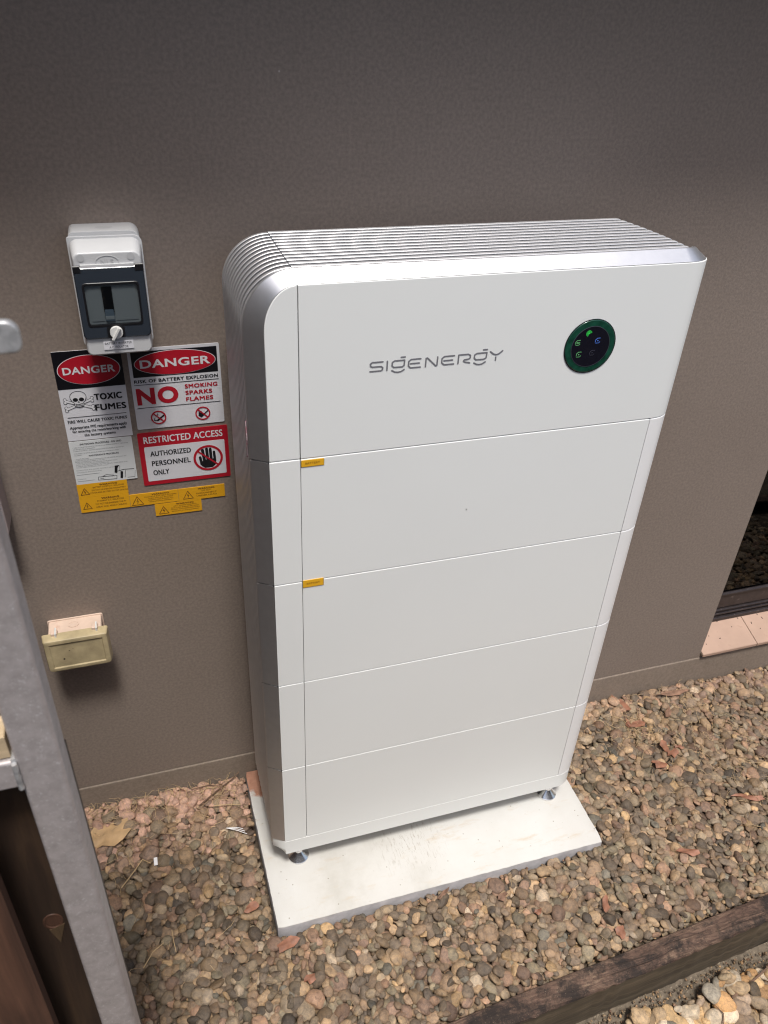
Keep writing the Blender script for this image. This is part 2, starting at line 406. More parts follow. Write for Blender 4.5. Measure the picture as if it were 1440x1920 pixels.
texts = []
def text(parent, s, cx, cz, wd, h, y, mat, bold=.0, name='lettering'):
    cu = bpy.data.curves.new(name, 'FONT'); cu.body = s; cu.size = 1.0; cu.align_x = 'CENTER'; cu.resolution_u = 4 if h > .008 else 2; cu.offset = bold * .75 if s in ('NO', 'DANGER') else 0
    cu.space_character = 1.0 + bold * 2.2; cu.fill_mode = 'FRONT'
    ob = bpy.data.objects.new(name + '_source', cu); C.objects.link(ob)
    texts.append((ob, parent, cx, cz, wd, h, y, mat, name, bold))
def flush_texts():
    bpy.context.view_layer.update(); dg = bpy.context.evaluated_depsgraph_get()
    for ob, parent, cx, cz, wd, h, y, mat, name, bold in texts:
        me = bpy.data.meshes.new_from_object(ob.evaluated_get(dg)); n = len(me.vertices)
        a = np.empty(n * 3); me.vertices.foreach_get('co', a); a = a.reshape(-1, 3)
        mn, mx = a.min(0), a.max(0); k = (a - (mn + mx) / 2) / (mx - mn + 1e-9)
        o0 = np.array(org[parent.name])
        me_big = ob.data.offset > 0
        fs = [tuple(p.vertices) for p in me.polygons]; bpy.data.meshes.remove(me)
        s_ = bold * 1.35 * h; offs = [(0, 0)] if bold < .015 or me_big else [(-s_, -s_ * .6), (s_, -s_ * .6), (-s_, s_ * .6), (s_, s_ * .6), (0, 0)]
        V, F = [], []
        for i, (ox, oz) in enumerate(offs):
            o = len(V); V += (np.stack([cx + ox + k[:, 0] * (wd - 2 * s_), np.full(n, y - i * 2e-5), cz + oz + k[:, 1] * (h - 1.2 * s_)], 1) - o0).tolist(); F += [tuple(q + o for q in f_) for f_ in fs]
        me = bpy.data.meshes.new(name); me.from_pydata(V, [], F); me.materials.append(M[mat])
        t = bpy.data.objects.new(name, me); C.objects.link(t); t.parent = parent; org[t.name] = tuple(o0)
    for t in texts:
        cu = t[0].data; bpy.data.objects.remove(t[0]); bpy.data.curves.remove(cu)
    texts.clear()

# ================================================================== SETTING
# ---- house wall with the window opening
WX0, WX1, WZ0, WZ1 = 1.4425, 2.75, 0.112, 1.98
def wall_mesh():
    xs = [-2.6, WX0, WX1, 4.2]; zs = [0.104, WZ0, WZ1, 2.13]; v = []; f = []
    idx = {}
    for i, x in enumerate(xs):
        for k, z in enumerate(zs):
            for j, y in enumerate((0.0, 0.13)):
                idx[i, k, j] = len(v); v.append((x, y, z))
    for i in range(3):
        for k in range(3):
            if (i, k) == (1, 1): continue
            f.append((idx[i, k, 0], idx[i + 1, k, 0], idx[i + 1, k + 1, 0], idx[i, k + 1, 0]))
            f.append((idx[i, k, 1], idx[i, k + 1, 1], idx[i + 1, k + 1, 1], idx[i + 1, k, 1]))
    f += [(idx[1, 1, 0], idx[1, 2, 0], idx[1, 2, 1], idx[1, 1, 1]), (idx[2, 1, 0], idx[2, 1, 1], idx[2, 2, 1], idx[2, 2, 0]),
          (idx[1, 1, 0], idx[1, 1, 1], idx[2, 1, 1], idx[2, 1, 0]), (idx[1, 2, 0], idx[2, 2, 0], idx[2, 2, 1], idx[1, 2, 1])]
    f += [(idx[0, k, 0], idx[0, k + 1, 0], idx[0, k + 1, 1], idx[0, k, 1]) for k in range(3)] + [(idx[3, k, 0], idx[3, k, 1], idx[3, k + 1, 1], idx[3, k + 1, 0]) for k in range(3)]
    f += [(idx[i, 0, 0], idx[i, 0, 1], idx[i + 1, 0, 1], idx[i + 1, 0, 0]) for i in range(3)] + [(idx[i, 3, 0], idx[i + 1, 3, 0], idx[i + 1, 3, 1], idx[i, 3, 1]) for i in range(3)]
    return v, f
house = thing('house_wall', (0, 0, 0), 'taupe rendered house wall behind the white cabinet', 'wall'); house['kind'] = 'structure'
v, f = wall_mesh(); add('rendered_face', v, f, 'wall', house, smooth=0)
# plinth: a hair proud of the wall with a rounded upper lip that catches the light
pl = [(-.0035, -.35), (-.0035, .0995), (-.003, .1015), (-.0015, .1028), (.0, .1032), (.12, .1032), (.12, -.35)]
nseg = 60; rings = []
for i in range(nseg + 1):
    x = -2.6 + 6.8 * i / nseg; wob = .0012 * math.sin(x * 3.1) + .0006 * math.sin(x * 11)
    rings.append([(x, y, z + (wob if z > 0 else 0)) for y, z in pl])
v, f = loft(rings); add('plinth', v, f, 'plinth', house, smooth=50)
# eave over the wall
EZ = 2.12
eave = thing('roof_eave', (0, 0, EZ), 'painted roof eave with gutter above the rendered wall', 'eave')
v, f = box(-2.6, 4.2, -.115, .0, EZ + .012, EZ + .022); add('soffit', v, f, 'soffit', eave)
v, f = box(-2.6, 4.2, -.140, -.116, EZ, EZ + .20); add('fascia', v, f, 'gutter', eave)
g = [(y + .405, z + EZ - 2.64) for y, z in [(-.547, 2.79), (-.547, 2.67), (-.60, 2.665), (-.66, 2.69), (-.665, 2.80), (-.660, 2.80), (-.655, 2.695), (-.60, 2.67), (-.551, 2.675), (-.551, 2.79)]]
v, f = loft([[(x, y, z) for y, z in g] for x in (-2.6, 4.2)]); add('gutter', v, f, 'gutter', eave, smooth=0)
v, f = box(-2.6, 4.2, -.115, .13, EZ + .024, EZ + .05); add('roof_deck', v, f, 'gutter', eave)

# ---- window
win = thing('window', ((WX0 + WX1) / 2, .1, WZ0), 'dark framed window at the right edge, above the tiled sill', 'window')
Y = .100
v, f = join(box(WX0 + .001, WX1 - .001, Y, Y + .026, .150, .196, .002), box(WX0 + .001, WX1 - .001, Y - .012, Y - .001, .156, .172, .002), box(WX0 + .001, WX1 - .001, Y - .006, Y - .001, .178, .186, .0015))
add('bottom_track', v, f, 'frame', win)
v, f = join(box(WX0 + .001, WX0 + .04, Y + .001, Y + .025, .197, WZ1 - .05), box(WX1 - .04, WX1 - .001, Y + .001, Y + .025, .197, WZ1 - .05)); add('side_frame', v, f, 'frame', win)
v, f = box(WX0 + .001, WX1 - .001, Y, Y + .026, WZ1 - .049, WZ1 - .001, .002); add('top_frame', v, f, 'frame', win)
v, f = join(box(WX0 + .041, WX1 - .041, Y + .006, Y + .024, .198, .262, .002), box(WX0 + .041, WX1 - .041, Y + .002, Y + .005, .254, .262, .001)); add('sash_rail', v, f, 'frame', win)
v, f = box(WX0 + .041, WX1 - .041, Y + .012, Y + .016, .263, WZ1 - .051); add('glass_pane', v, f, 'win_glass', win, smooth=0)
v, f = box(WX0 - .05, WX1 + .05, .135, .14, .112, WZ1 + .05); add('screen', v, f, 'room_dark', win, smooth=0)
# sloping tiled sill
sill = thing('window_sill', (WX0 + .2, 0, WZ0), 'peach clay tiled sill under the dark window', 'window sill')
x = WX0 + .002; k = 0
for wd in (.2135, .235, .235, .235, .235, .14):
    x1 = x + wd - .002
    prof = [(-.012, .1135), (-.012, .1225), (-.0105, .1245), (.094, .1585), (.094, .1475)]
    v, f = prism(prof, x, x1, 'x', .0008, .0008, 1); add('tile', v, f, 'tile', sill, smooth=0); x = x1 + .002
v, f = prism([(-.009, .1145), (-.009, .1205), (.093, .1550), (.093, .1495)], WX0 + .001, WX1 - .05, 'x'); add('grout', v, f, 'plinth', sill)
# droppings and seeds on the sill
V, F = [], []
for px in [(1.475, .02), (1.50, .045), (1.515, .075), (1.535, .03), (1.48, .085), (1.60, .06), (1.68, .06), (1.70, .035), (1.73, .07), (1.72, .085), (1.755, .05), (1.78, .02), (1.82, .07), (1.9, .03), (1.56, .088), (1.64, .085)]:
    zz = .1279 + px[1] * .325; a = rng.uniform(0, 3.1); L = rng.uniform(.0015, .0045); c_, s_ = math.cos(a), math.sin(a)
    p, q = prism(rrect(-L, L, -.0013, .0013, .0012, 2), zz - .001, zz + .0012, 'z', 0, .0006, 1)
    p = [(px[0] + u * c_ - t * s_, px[1] + u * s_ + t * c_, z + (u * s_ + t * c_) * .325) for u, t, z in p]
    o = len(V); V += p; F += [tuple(i + o for i in g_) for g_ in q]
tag(add('sill_debris', V, F, 'speck'), 'dark crumbs of dirt strewn over the tiled sill', 'debris', kind='stuff')

# ---- ground
def gz(x, y):
    """gravel level"""
    z = 0.0
    t = max(0, 1 + y / .25)
    z += (.020 if x < .4 else .020 - .024 * min(1, (x - .4) / 1.1)) * t * t
    z -= .012 * min(1, max(0, (x - .9) / .8))
    return z
SL = lambda x: -.7685 + .0628 * (x - .27)      # wall-side edge of the sleeper
def ground_mesh():
    V, F = [], []
    xs = np.concatenate([[-30, -12, -5], np.linspace(-2.6, 3.2, 117), [5, 12, 30]])
    ts = np.linspace(0, 1, 22)
    for x in xs:
        for t in ts:
            y = .02 + (SL(x if abs(x) < 4 else math.copysign(4, x)) - .004 - .02) * t
            V.append((x, y, gz(x, y) - .034 + .004 * math.sin(x * 37 + y * 23) * math.sin(y * 41)))
    n = len(ts)
    for i in range(len(xs) - 1):
        for k in range(n - 1): F.append((i * n + k, i * n + k + 1, (i + 1) * n + k + 1, (i + 1) * n + k))
    return V, F
v, f = ground_mesh()
ground = tag(add('ground', v, f, 'soil', smooth=60), None, None, kind='structure'); ground['label'] = 'brown soil under the river pebbles beside the wall'
LZ = -.165
V, F = [], []
xs = np.concatenate([[-30, -12, -5], np.linspace(-2, 3.2, 105), [5, 12, 30]]); ys = [0, -.03, -.06, -.09, -.13, -.2, -.4, -.8, -1.5, -2.2, -4, -12, -30]
for x in xs:
    e = SL(max(-3, min(3.5, x))) - .052
    for j, dy in enumerate(ys):
        z = LZ - .03 + (.055 * (1 + dy / .13) ** 1.3 if dy > -.13 else 0) + .006 * math.sin(x * 31 + j) * (1 if -1 < dy < 0 else 0)
        V.append((x, e + dy, z))
n = len(ys)
for i in range(len(xs) - 1):
    for k in range(n - 1): F.append((i * n + k, i * n + k + 1, (i + 1) * n + k + 1, (i + 1) * n + k))
low = tag(add('lower_ground', V, F, 'soil_bank', smooth=60), None, None, kind='structure'); low['label'] = 'sandy soil path below the timber sleeper'

# ---- sleeper retaining edge
slp = thing('timber_sleeper', (.8, -.76, -.2), 'weathered dark timber sleeper edging the gravel bed', 'sleeper')
rings = []; n_ = 420
for i in range(n_ + 1):
    x = -2.0 + 5.4 * i / n_; y0 = SL(x); j = lambda s, a: a * (math.sin(x * s) + .6 * math.sin(x * s * 2.7 + 1) + .4 * math.sin(x * s * 6.1 + 2))
    wf = .056 + j(9, .0012) + rng.uniform(-.0018, .0018); zt = .013 + j(5, .002)
    er = rng.uniform(-.0022, .0022)
    ring_ = [(x, y0, -.22), (x, y0, zt - .006), (x, y0 - .004, zt - .001 + er), (x, y0 - .014, zt + j(13, .001)), (x, y0 - .027, zt + .001 + j(17, .001) + er), (x, y0 - .04, zt - .001 + er), (x, y0 - wf + .006, zt - .003), (x, y0 - wf, zt - .010 + er * 2), (x, y0 - wf + .003, zt - .020), (x, y0 - wf + .004, -.22)]
    rings.append(ring_)
v, f = loft(rings); sb = add('weathered_top', v, f, 'sleeper', slp, smooth=60)
sb.data.materials.append(M['sleeper_face'])
for p in sb.data.polygons:
    c_ = p.center; 
    if p.normal.y < -.8 and c_.z + org[sb.name][2] < -.03: p.material_index = 1
# split grain: long lifted splinters and cracks on the top
for (x0, x1, dy, wd) in ((.62, .86, -.030, .010), (.78, 1.0, -.018, .006), (.36, .52, -.034, .007), (.98, 1.16, -.036, .005), (1.2, 1.5, -.025, .007)):
    rr = []
    for i in range(13):
        t = i / 12; x = x0 + (x1 - x0) * t; hgt = .0045 * math.sin(math.pi * t) ** .6; yy = SL(x) + dy + .003 * math.sin(t * 5)
        h2 = wd * (1 - abs(2 * t - 1) ** 3) + .0008
        rr.append([(x, yy, .0125), (x, yy, .0145 + hgt), (x, yy - h2, .0142 + hgt * .35), (x, yy - h2, .0118)])
    v, f = loft(rr); add('splinter', v, f, 'sleeper', slp, smooth=30)

# ---- slab
SX0, SX1, SY0, SY1, ST = -.0522, .8275, -.4735, -.006, .030
pl = []
cor = [(SX0 + .004, SY0 + .002), (SX1, SY0 - .001), (SX1 + .002, SY1), (SX0, SY1)]
for i in range(4):
    a, b = Vector(cor[i]), Vector(cor[(i + 1) % 4]); n = 60 if i % 2 == 0 else 30
    nn = Vector((b.y - a.y, a.x - b.x)).normalized()
    for k in range(n):
        t = k / n; q = a.lerp(b, t) + nn * (rng.uniform(-.0006, .0006) + (-.003 if k == 0 else 0)); pl.append((q.x, q.y))
slab = thing('concrete_slab', (.39, -.24, -.02), 'pale concrete slab under the white cabinet', 'slab')
v, f = prism(pl, -.03, ST, 'z', 0, .0018, 2)
sl = add('slab_body', v, f, 'slab', slab, smooth=40); sl.data.materials.append(M['slab_side'])
for p in sl.data.polygons:
    if abs(p.normal.z) < .25: p.material_index = 1

# ================================================================== CABINET
X0, XS, XR, XW = 0.0, .0538, .7445, .7950
YF, YB = -.33, -.075
ZS_ = [.1522, .4222, .6922, .9622, 1.2322, 1.5349]
cab = thing('battery_cabinet', (.39, -.2, ST), 'tall white battery inverter cabinet of five stacked sections with finned silver top', 'battery cabinet')
G = .0006
def fillet(x0, x1, y0, y1, n=8):      # quarter round from the front (x0,y0) to the side (x1,y1)
    return [(x0 + (x1 - x0) * math.sin(R(90 * k / n)), y1 + (y0 - y1) * math.cos(R(90 * k / n))) for k in range(n + 1)]
rf = fillet(XR + .004, XW, YF, YF + .030, 12)
for k in range(5):
    z0, z1 = ZS_[k] + G, ZS_[k + 1] - G
    bt = .0024 if k < 4 else .0012
    # centre panel
    o = [(XS + G, YF), (XR - G, YF), (XR - G, YF + .02), (XS + G, YF + .02)]
    if k == 4: o = [(XS + G, YF), (XR + G, YF)] + rf + [(XW, YF + .075), (XW - .01, YF + .075), (XW - .01, YF + .045), (XR - G, YF + .02), (XS + G, YF + .02)]
    v, f = prism(o, z0, z1, 'z', .0008, bt, 2)
    add('front_panel', v, f, 'white', cab, smooth=50)
    # left end panel
    if k < 4:
        v, f = prism([(X0, YF), (XS - G, YF), (XS - G, YF + .02), (X0, YF + .02)], z0, z1, 'z', .0008, bt, 2)
    else:
        o = [(X0, z0), (XS - G, z0), (XS - G, z1)]
        o += [(XS - .0538 * math.sin(R(90 * i / 14)), 1.46 + (z1 - 1.46) * math.cos(R(90 * i / 14))) for i in range(1, 15)]
        v, f = prism(o, YF, YF + .02, 'y', .0015, 0, 2)
    add('left_end_panel', v, f, 'white', cab, smooth=50)
    # right wrap round cover
    o = [(XR + G, YF)] + rf + [(XW, YF + .075), (XW - .01, YF + .075), (XW - .01, YF + .045), (XR + G, YF + .02)]
    if k < 4: v, f = prism(o, z0, z1, 'z', .0008, bt, 2); add('right_wrap_cover', v, f, 'white2', cab, smooth=50)
# base rail
o = [(-.026, -.309), (X0 + .001, YF + .0005), (XR + .003, YF + .0005)] + [(a, b + .0005) for a, b in rf[1:]] + [(XW, YF + .075), (XW - .015, YF + .11), (-.015, YF + .11), (-.028, -.29)]
rings = [[(max(x, -.008) if x < 0 else x, y + (.014 if x < -.001 else 0), .100) for x, y in o], [(x if x >= 0 else x * .75, y + (.004 if x < -.001 else 0), .108) for x, y in o], [(x, y, .118) for x, y in o], [(x, y, ZS_[0] - .0022) for x, y in o], [(x, y, ZS_[0] - G) for x, y in inset(o, .0018)]]
v, f = loft(rings); add('base_rail', v, f, 'white', cab, smooth=40)
# chassis
v, f = join(box(.012, XW - .024, YF + .045, YB + .004, .118, 1.49), box(-.0095, .0115, YF + .045, YB + .004, .125, 1.44))
add('chassis', v, f, 'body', cab, smooth=0)
# dark strips seen in the seams
v, f = box(.012, XR + .012, YF + .004, YF + .0445, .145, 1.49); add('seam_backing', v, f, 'gap', cab, smooth=0)
# silver band: chamfer from the front face outward
def arc(rx, rz, cx=XS, cz=1.46, n=16): return [(cx - rx * math.cos(R(90 * i / n)), cz + rz * math.sin(R(90 * i / n))) for i in range(n + 1)]
def band(path_in, path_out, yin, yout, back=.030, name='silver_band'):
    n = len(path_in); V = []
    for (a, b) in zip(path_in, path_out):
        V += [(a[0], yin, a[1]), (b[0] * .94 + a[0] * .06, yin + (yout - yin) * .90, b[1] * .94 + a[1] * .06), (b[0], yout + .002, b[1]), (b[0] + (a[0] - b[0]) * .30, yout + .010, b[1] + (a[1] - b[1]) * .30), (a[0] + (b[0] - a[0]) * .2, yout + back, a[1] + (b[1] - a[1]) * .2)]
    F = []
    for i in range(n - 1):
        for j in range(4): F.append((i * 5 + j, (i + 1) * 5 + j, (i + 1) * 5 + j + 1, i * 5 + j + 1))
    F.append(tuple(range(5))); F.append(tuple((n - 1) * 5 + j for j in range(5))[::-1])
    return add(name, V, F, 'silver', cab, smooth=38)
for k in range(4):
    z0, z1 = ZS_[k] + G, ZS_[k + 1] - G - .001
    band([(X0 - .0004, z0), (X0 - .0004, z1 - .0026), (X0 - .0022, z1)], [(-.030, z0), (-.030, z1 - .0026), (-.0275, z1)], YF + .0012, -.309)
ci = [(X0 - .0004, ZS_[4] + G)] + arc(.0542, .0755); co_ = [(-.030, ZS_[4] + G)] + arc(.0838, .094)
band(ci, co_, YF + .0012, -.309)
# top band, turning down round the right corner
n = 10; inn = [(XS + .0012, YF + .0012, 1.5354), (XR, YF + .0012, 1.5354)]; out = [(XS + .0012, -.309, 1.554), (XR - .004, -.309, 1.554)]
for i in range(1, n + 1):
    a = R(90 * i / n)
    inn.append((XR + (XW - XR) * math.sin(a), YF + .031 - .0295 * math.cos(a), 1.5354 - .002 * (i / n)))
    out.append((XR - .004 + .0385 * math.sin(a), -.309 + .028 * (1 - math.cos(a)), 1.554 - .008 * (i / n) ** 2))
V = []
for a, b in zip(inn, out):
    a, b = Vector(a), Vector(b); m = a.lerp(b, .92); m.z += .0006
    V += [tuple(a), tuple(m), (b.x, b.y + .002, b.z), (b.x, b.y + .010, b.z - .007), (min(b.x, XW - .03), b.y + .022, b.z - .035), (a.x - (.02 if a.x > XR else 0), a.y + .02, 1.50)]
F = []
for i in range(len(inn) - 1):
    for j in range(5): F.append((i * 6 + j, (i + 1) * 6 + j, (i + 1) * 6 + j + 1, i * 6 + j + 1))
F.append(tuple(range(6))); F.append(tuple((len(inn) - 1) * 6 + j for j in range(6))[::-1])
add('silver_band', V, F, 'silver', cab, smooth=40)
# fins
NF = 13; Y1, Y2 = -.2960, -.0850; FT = .0088
def sweep(path, prof, y0):
    rings = []; P = [Vector(p) for p in path]
    for i, p in enumerate(P):
        t = (P[min(i + 1, len(P) - 1)] - P[max(i - 1, 0)]).normalized(); nn = Vector((-t.y, t.x))
        rings.append([(p.x + nn.x * h, y0 + w_, p.y + nn.y * h) for w_, h in prof])
    return loft(rings)
FP = [(.0007, 0), (FT - .0007, 0), (FT, -.0007), (FT, -.0017), (FT * .64, -.0021), (FT * .62, -.019), (FT * .38, -.019), (FT * .36, -.0021), (0, -.0017), (0, -.0007)]
for i in range(NF):
    y = Y1 + (Y2 - Y1) * i / (NF - 1); zt = 1.546 - .0016 * i / NF
    t = i / (NF - 1); xe = .779 - .024 * t ** 2.2
    v, f = sweep([(XS + .0015, zt), (xe - .010, zt), (xe - .004, zt - .0012), (xe, zt - .005)], FP, y)
    add('top_fin', v, f, 'fin', cab, smooth=30)
    v, f = sweep([(-.0292, .1525)] + arc(.0830, .0852 - .0016 * i / NF, n=20), FP, y - .0006)
    add('side_fin', v, f, 'fin_side', cab, smooth=30)
# liner behind the fins
V, F = [], []
po = [(-.0105, .15)] + arc(.0640, .0650, n=18) + [(XW - .022, 1.525)]
r1 = [(x, -.300, z) for x, z in po]; r2 = [(x, YB, z) for x, z in po]
v, f = loft([r1, r2], closed=False); add('fin_liner', v, f, 'body', cab, smooth=0)
# worn sticker on the finned side
v, f = prism([(-.292, 1.296), (-.2855, 1.288), (-.2855, 1.222), (-.290, 1.226), (-.2985, 1.262)], -.0316, -.0298, 'x'); add('side_sticker', v, f, 'sticker', cab, smooth=0)
# feet
def lathe(cx, cy, prof, n=28):
    return loft([[(cx + r * math.cos(2 * math.pi * k / n), cy + r * math.sin(2 * math.pi * k / n), z) for k in range(n)] for r, z in prof])
for fx, fy in ((.0385, -.298), (.7475, -.298), (.0385, -.12), (.7475, -.12)):
    ft = add('levelling_foot', *lathe(fx, fy, [(.0255, ST), (.0262, ST + .002), (.0262, ST + .006), (.0245, ST + .0075), (.0095, ST + .024), (.0090, ST + .027)]), 'chrome', cab, smooth=35)
    hexn = [(fx + .0115 * math.cos(R(60 * k + 12)), fy + .0115 * math.sin(R(60 * k + 12))) for k in range(6)]
    add('nut', *prism(hexn, ST + .027, ST + .037, 'z', .001, .001, 1), 'chrome', ft, smooth=20)
    add('stem', *lathe(fx, fy, [(.006, ST + .037), (.006, ST + .074)], 14), 'chrome', ft)
# brand lettering, drawn as strokes
LG = [[(193.6, 1399), (175.5, 1399), (172.2, 1396.6), (172.6, 1392.8), (175.5, 1391), (190.8, 1391), (193.8, 1388.4), (193.4, 1385.2), (190.5, 1383.3), (172, 1383.3)], [(201.2, 1399.2), (201.2, 1383.2)],
 [(231.3, 1398.8), (213.8, 1398.8), (210, 1396), (209.7, 1390.3), (213, 1387.3), (227.5, 1387.1), (230.8, 1389.4), (231.3, 1398.8)], [(225, 1404.3), (231.8, 1404.3)], [(209.8, 1382), (215, 1378.8), (220.5, 1378), (226, 1378.8), (231.2, 1382)],
 [(259.6, 1398.9), (243, 1398.9), (238.7, 1395.6), (238.4, 1387.6), (242.2, 1383.9), (259.6, 1383.9)], [(241.9, 1391.4), (257.4, 1391.4)], [(268.7, 1383.6), (269, 1398.4), (271.3, 1399), (286.9, 1383.8), (289.2, 1384.2), (289.5, 1399.5)],
 [(319.6, 1399.1), (301.8, 1399.1), (297.6, 1395.8), (297.4, 1388), (301.8, 1384.2), (319.4, 1384.2)], [(301.2, 1391.5), (316.8, 1391.5)], [(327.2, 1383.8), (327.4, 1399.4), (345, 1399.4), (348.8, 1397.2), (348.7, 1392.4), (345, 1390.4), (338.5, 1390), (337, 1388), (339.5, 1385.8), (348.6, 1383.6)],
 [(378.9, 1399.6), (361, 1399.6), (356.6, 1397.2), (356.3, 1391.2), (359.9, 1388.1), (373.9, 1387.9), (378.2, 1390.2), (378.9, 1399.6)], [(371.9, 1405.3), (379, 1405.3)], [(356.6, 1382.6), (362, 1379.6), (367, 1378.9), (372, 1379.6), (377.6, 1382.8)],
 [(385.2, 1400.8), (391.5, 1395.8), (396.5, 1394.4), (401.5, 1395.6), (407.9, 1400.7)], [(396.4, 1390), (396.4, 1384)]]
yy = YF - .00045; parts_ = []
for s in LG: parts_.append(stroke([(a / 1000, b / 1000) for a, b in s], .0026, yy)); yy -= .000002
lg = add('brand_lettering', *join(*parts_), 'logo', cab, smooth=0)
# amber tags
for (x0, z0, z1) in ((.0550, 1.2166, 1.2295), (.0548, .9482, .9648)):
    t_ = add('battery_tag', *flat([(x0, z0), (x0 + .0395, z0), (x0 + .0395, z1), (x0, z1)], YF - .0012, .0010), 'tag_yellow', cab, smooth=0)
    add('tag_edge', *flat([(x0 - .0007, z0 - .0010), (x0 + .0403, z0 - .0010), (x0 + .0403, z1 - .002), (x0 - .0007, z1 - .002)], YF - .0006, .0004), 'tag_dark', t_, smooth=0)
    text(t_, 'BATTERY', x0 + .0198, (z0 + z1) / 2, .026, .0042, YF - .00135, 'tag_ink', .02)
# status disc
DX, DZ, DR = .5768, 1.395, .0492
d0 = add('status_disc', *prism(disc_pl(DX, DZ, DR, 48), YF - .0022, YF - .0002, 'y', .0016, 0, 3), 'disc_green', cab, smooth=40)
add('disc_rim', *ring(DX, DZ, DR, DR + .0014, YF - .0012, .001, 56), 'disc_black', d0)
add('disc_face', *prism(disc_pl(DX, DZ, .0372, 48), YF - .0027, YF - .0023, 'y'), 'disc_black', d0, smooth=0)
add('face_rim', *ring(DX, DZ, .0372, .0379, YF - .0028, .0006, 56), 'led_off', d0)
yi = YF - .0030
def icon(kind, cx, cz, mt):
    P = []
    if kind == 'wifi':
        for r in (.0052, .0036, .002): P.append(stroke([(cx + r * math.cos(R(a)), cz + r * math.sin(R(a))) for a in range(10, 251, 30)], .0007, yi - r * .001, .0002))
        P.append(flat(disc_pl(cx, cz, .0012, 10), yi - .0001, .0002))
    else:
        r = .0045
        P.append(stroke([(cx + r, cz + r), (cx - r * .3, cz + r), (cx - r, cz + r * .3), (cx - r, cz - r * .6)], .0008, yi, .0002))
        P.append(stroke([(cx - r * .8, cz - r), (cx + r * .6, cz - r), (cx + r, cz - r * .5)], .0007, yi - .00002, .0002))
        if kind == 'bat': P.append(stroke([(cx - r * .5, cz + .0008), (cx + r * .9, cz + .0008)], .0008, yi - .00004, .0002)); P.append(stroke([(cx - r * .5, cz - .0014), (cx + r * .7, cz - .0014)], .0008, yi - .00006, .0002))
        else: P.append(flat(disc_pl(cx, cz, .0011, 10), yi - .0001, .0002))
    add('status_icon', *join(*P), mt, d0, smooth=0)
icon('wifi', .5692, 1.4202, 'led_green'); icon('bat', .5501, 1.4044, 'led_pale'); icon('leaf', .5561, 1.3819, 'led_pale'); icon('home', .5893, 1.4056, 'led_blue'); icon('leaf', .5825, 1.3832, 'led_off')
# fly speck on the second section
add('speck', *flat([(.3755, 1.079), (.3775, 1.0785), (.3767, 1.0755), (.3757, 1.0765)], YF - .0006, .0005), 'speck', cab, smooth=0)

# ================================================================== ISOLATOR
iso = thing('isolator_box', (-.2155, 0, 1.343), 'grey isolator switch box with smoked flip cover above the danger signs', 'switch box')
IX0, IX1 = -.2745, -.1575
add('back_box', *prism(rrect(IX0 + .001, IX1 - .001, 1.350, 1.548, [.008, .016, .010, .008]), -.050, -.0005, 'y', .001, 0), 'isobox', iso)
add('rim_flange', *prism(rrect(IX0 - .002, IX1 + .0015, 1.349, 1.5415, [.010, .014, .004, .010]), -.0545, -.0505, 'y', .0012, .001), 'isobox', iso)
o0 = rrect(IX0 + .001, IX1 - .001, 1.345, 1.538, [.010, .016, .014, .010], 6); o1 = rrect(IX0 + .0035, IX1 - .0035, 1.3465, 1.5275, [.010, .014, .012, .010], 6)
rings = [[(x, -.055, z) for x, z in o0], [(x, -.060, z) for x, z in o0], [(x, -.0875, z) for x, z in o1], [(x, -.0925, z) for x, z in inset(o1, .0012)], [(x, -.0947, z) for x, z in inset(o1, .0042)]]
lid = add('front_cover', *loft(rings), 'isobox', iso, smooth=45)
# embossed oval and screw caps
YL = -.0950
add('logo_oval', *ring(-.2163, 1.5105, .0172, .0186, YL - .0004, .0008, 36, .56), 'emboss', lid)
text(lid, 'NLS', -.2163, 1.5105, .021, .0085, YL - .0003, 'emboss', .02)
for cx in (-.2571, -.1779): add('screw_cap', *prism(disc_pl(cx, 1.5182, .0062, 20), YL - .0004, YL, 'y'), 'emboss', lid)
add('knockout_oval', *[[(x, y, 1.5484 if True else 0) for x, y, _ in [(a, b, 0) for a, b in disc_pl(-.215, -.027, .014, 24, .007)]], [tuple(range(24))]], 'emboss', iso, smooth=0)
# smoked flip cover with a window
fc = rrect(IX0 + .0025, IX1 - .0025, 1.379, 1.5035, [.006, .002, .002, .006], 3)
n2 = rrect(-.2615, -.1715, 1.4015, 1.4765, .004, 5); n1 = fc
def frame_plate(outer, inner, y, yb, name, mt, par, bev=.002):
    # plate with a hole: outer and inner loops resampled to one count
    def res(pl, m):
        L = [0]; P = pl + [pl[0]]
        for a, b in zip(P, P[1:]): L.append(L[-1] + math.dist(a, b))
        out = []
        cx = sum(p[0] for p in pl) / len(pl); cz = sum(p[1] for p in pl) / len(pl)
        for k in range(m):
            s = L[-1] * k / m; i = max(j for j in range(len(L)) if L[j] <= s + 1e-12); i = min(i, len(pl) - 1)
            t = (s - L[i]) / max(1e-9, L[i + 1] - L[i]); a, b = P[i], P[i + 1]; out.append((a[0] + (b[0] - a[0]) * t, a[1] + (b[1] - a[1]) * t))
        return out
    m = 72; O = res(outer, m); I = res(inner, m)
    ang = lambda p: 0
    Oi = res(inset(outer, bev), m)
    rings = [[(x, yb, z) for x, z in O], [(x, y + bev, z) for x, z in O], [(x, y, z) for x, z in Oi], [(x, y, z) for x, z in I], [(x, yb, z) for x, z in I]]
    v, f = loft(rings + [rings[0]], caps=False); return add(name, v, f, mt, par, smooth=35)
flip = frame_plate(fc, n2, -.0985, -.0949, 'flip_cover', 'smoke', iso)
frame_plate(rrect(-.2625, -.1705, 1.4005, 1.4775, .005, 5), rrect(-.2590, -.1740, 1.4045, 1.4735, .004, 5), -.0992, -.0949, 'gasket', 'gasket', flip, .0008)
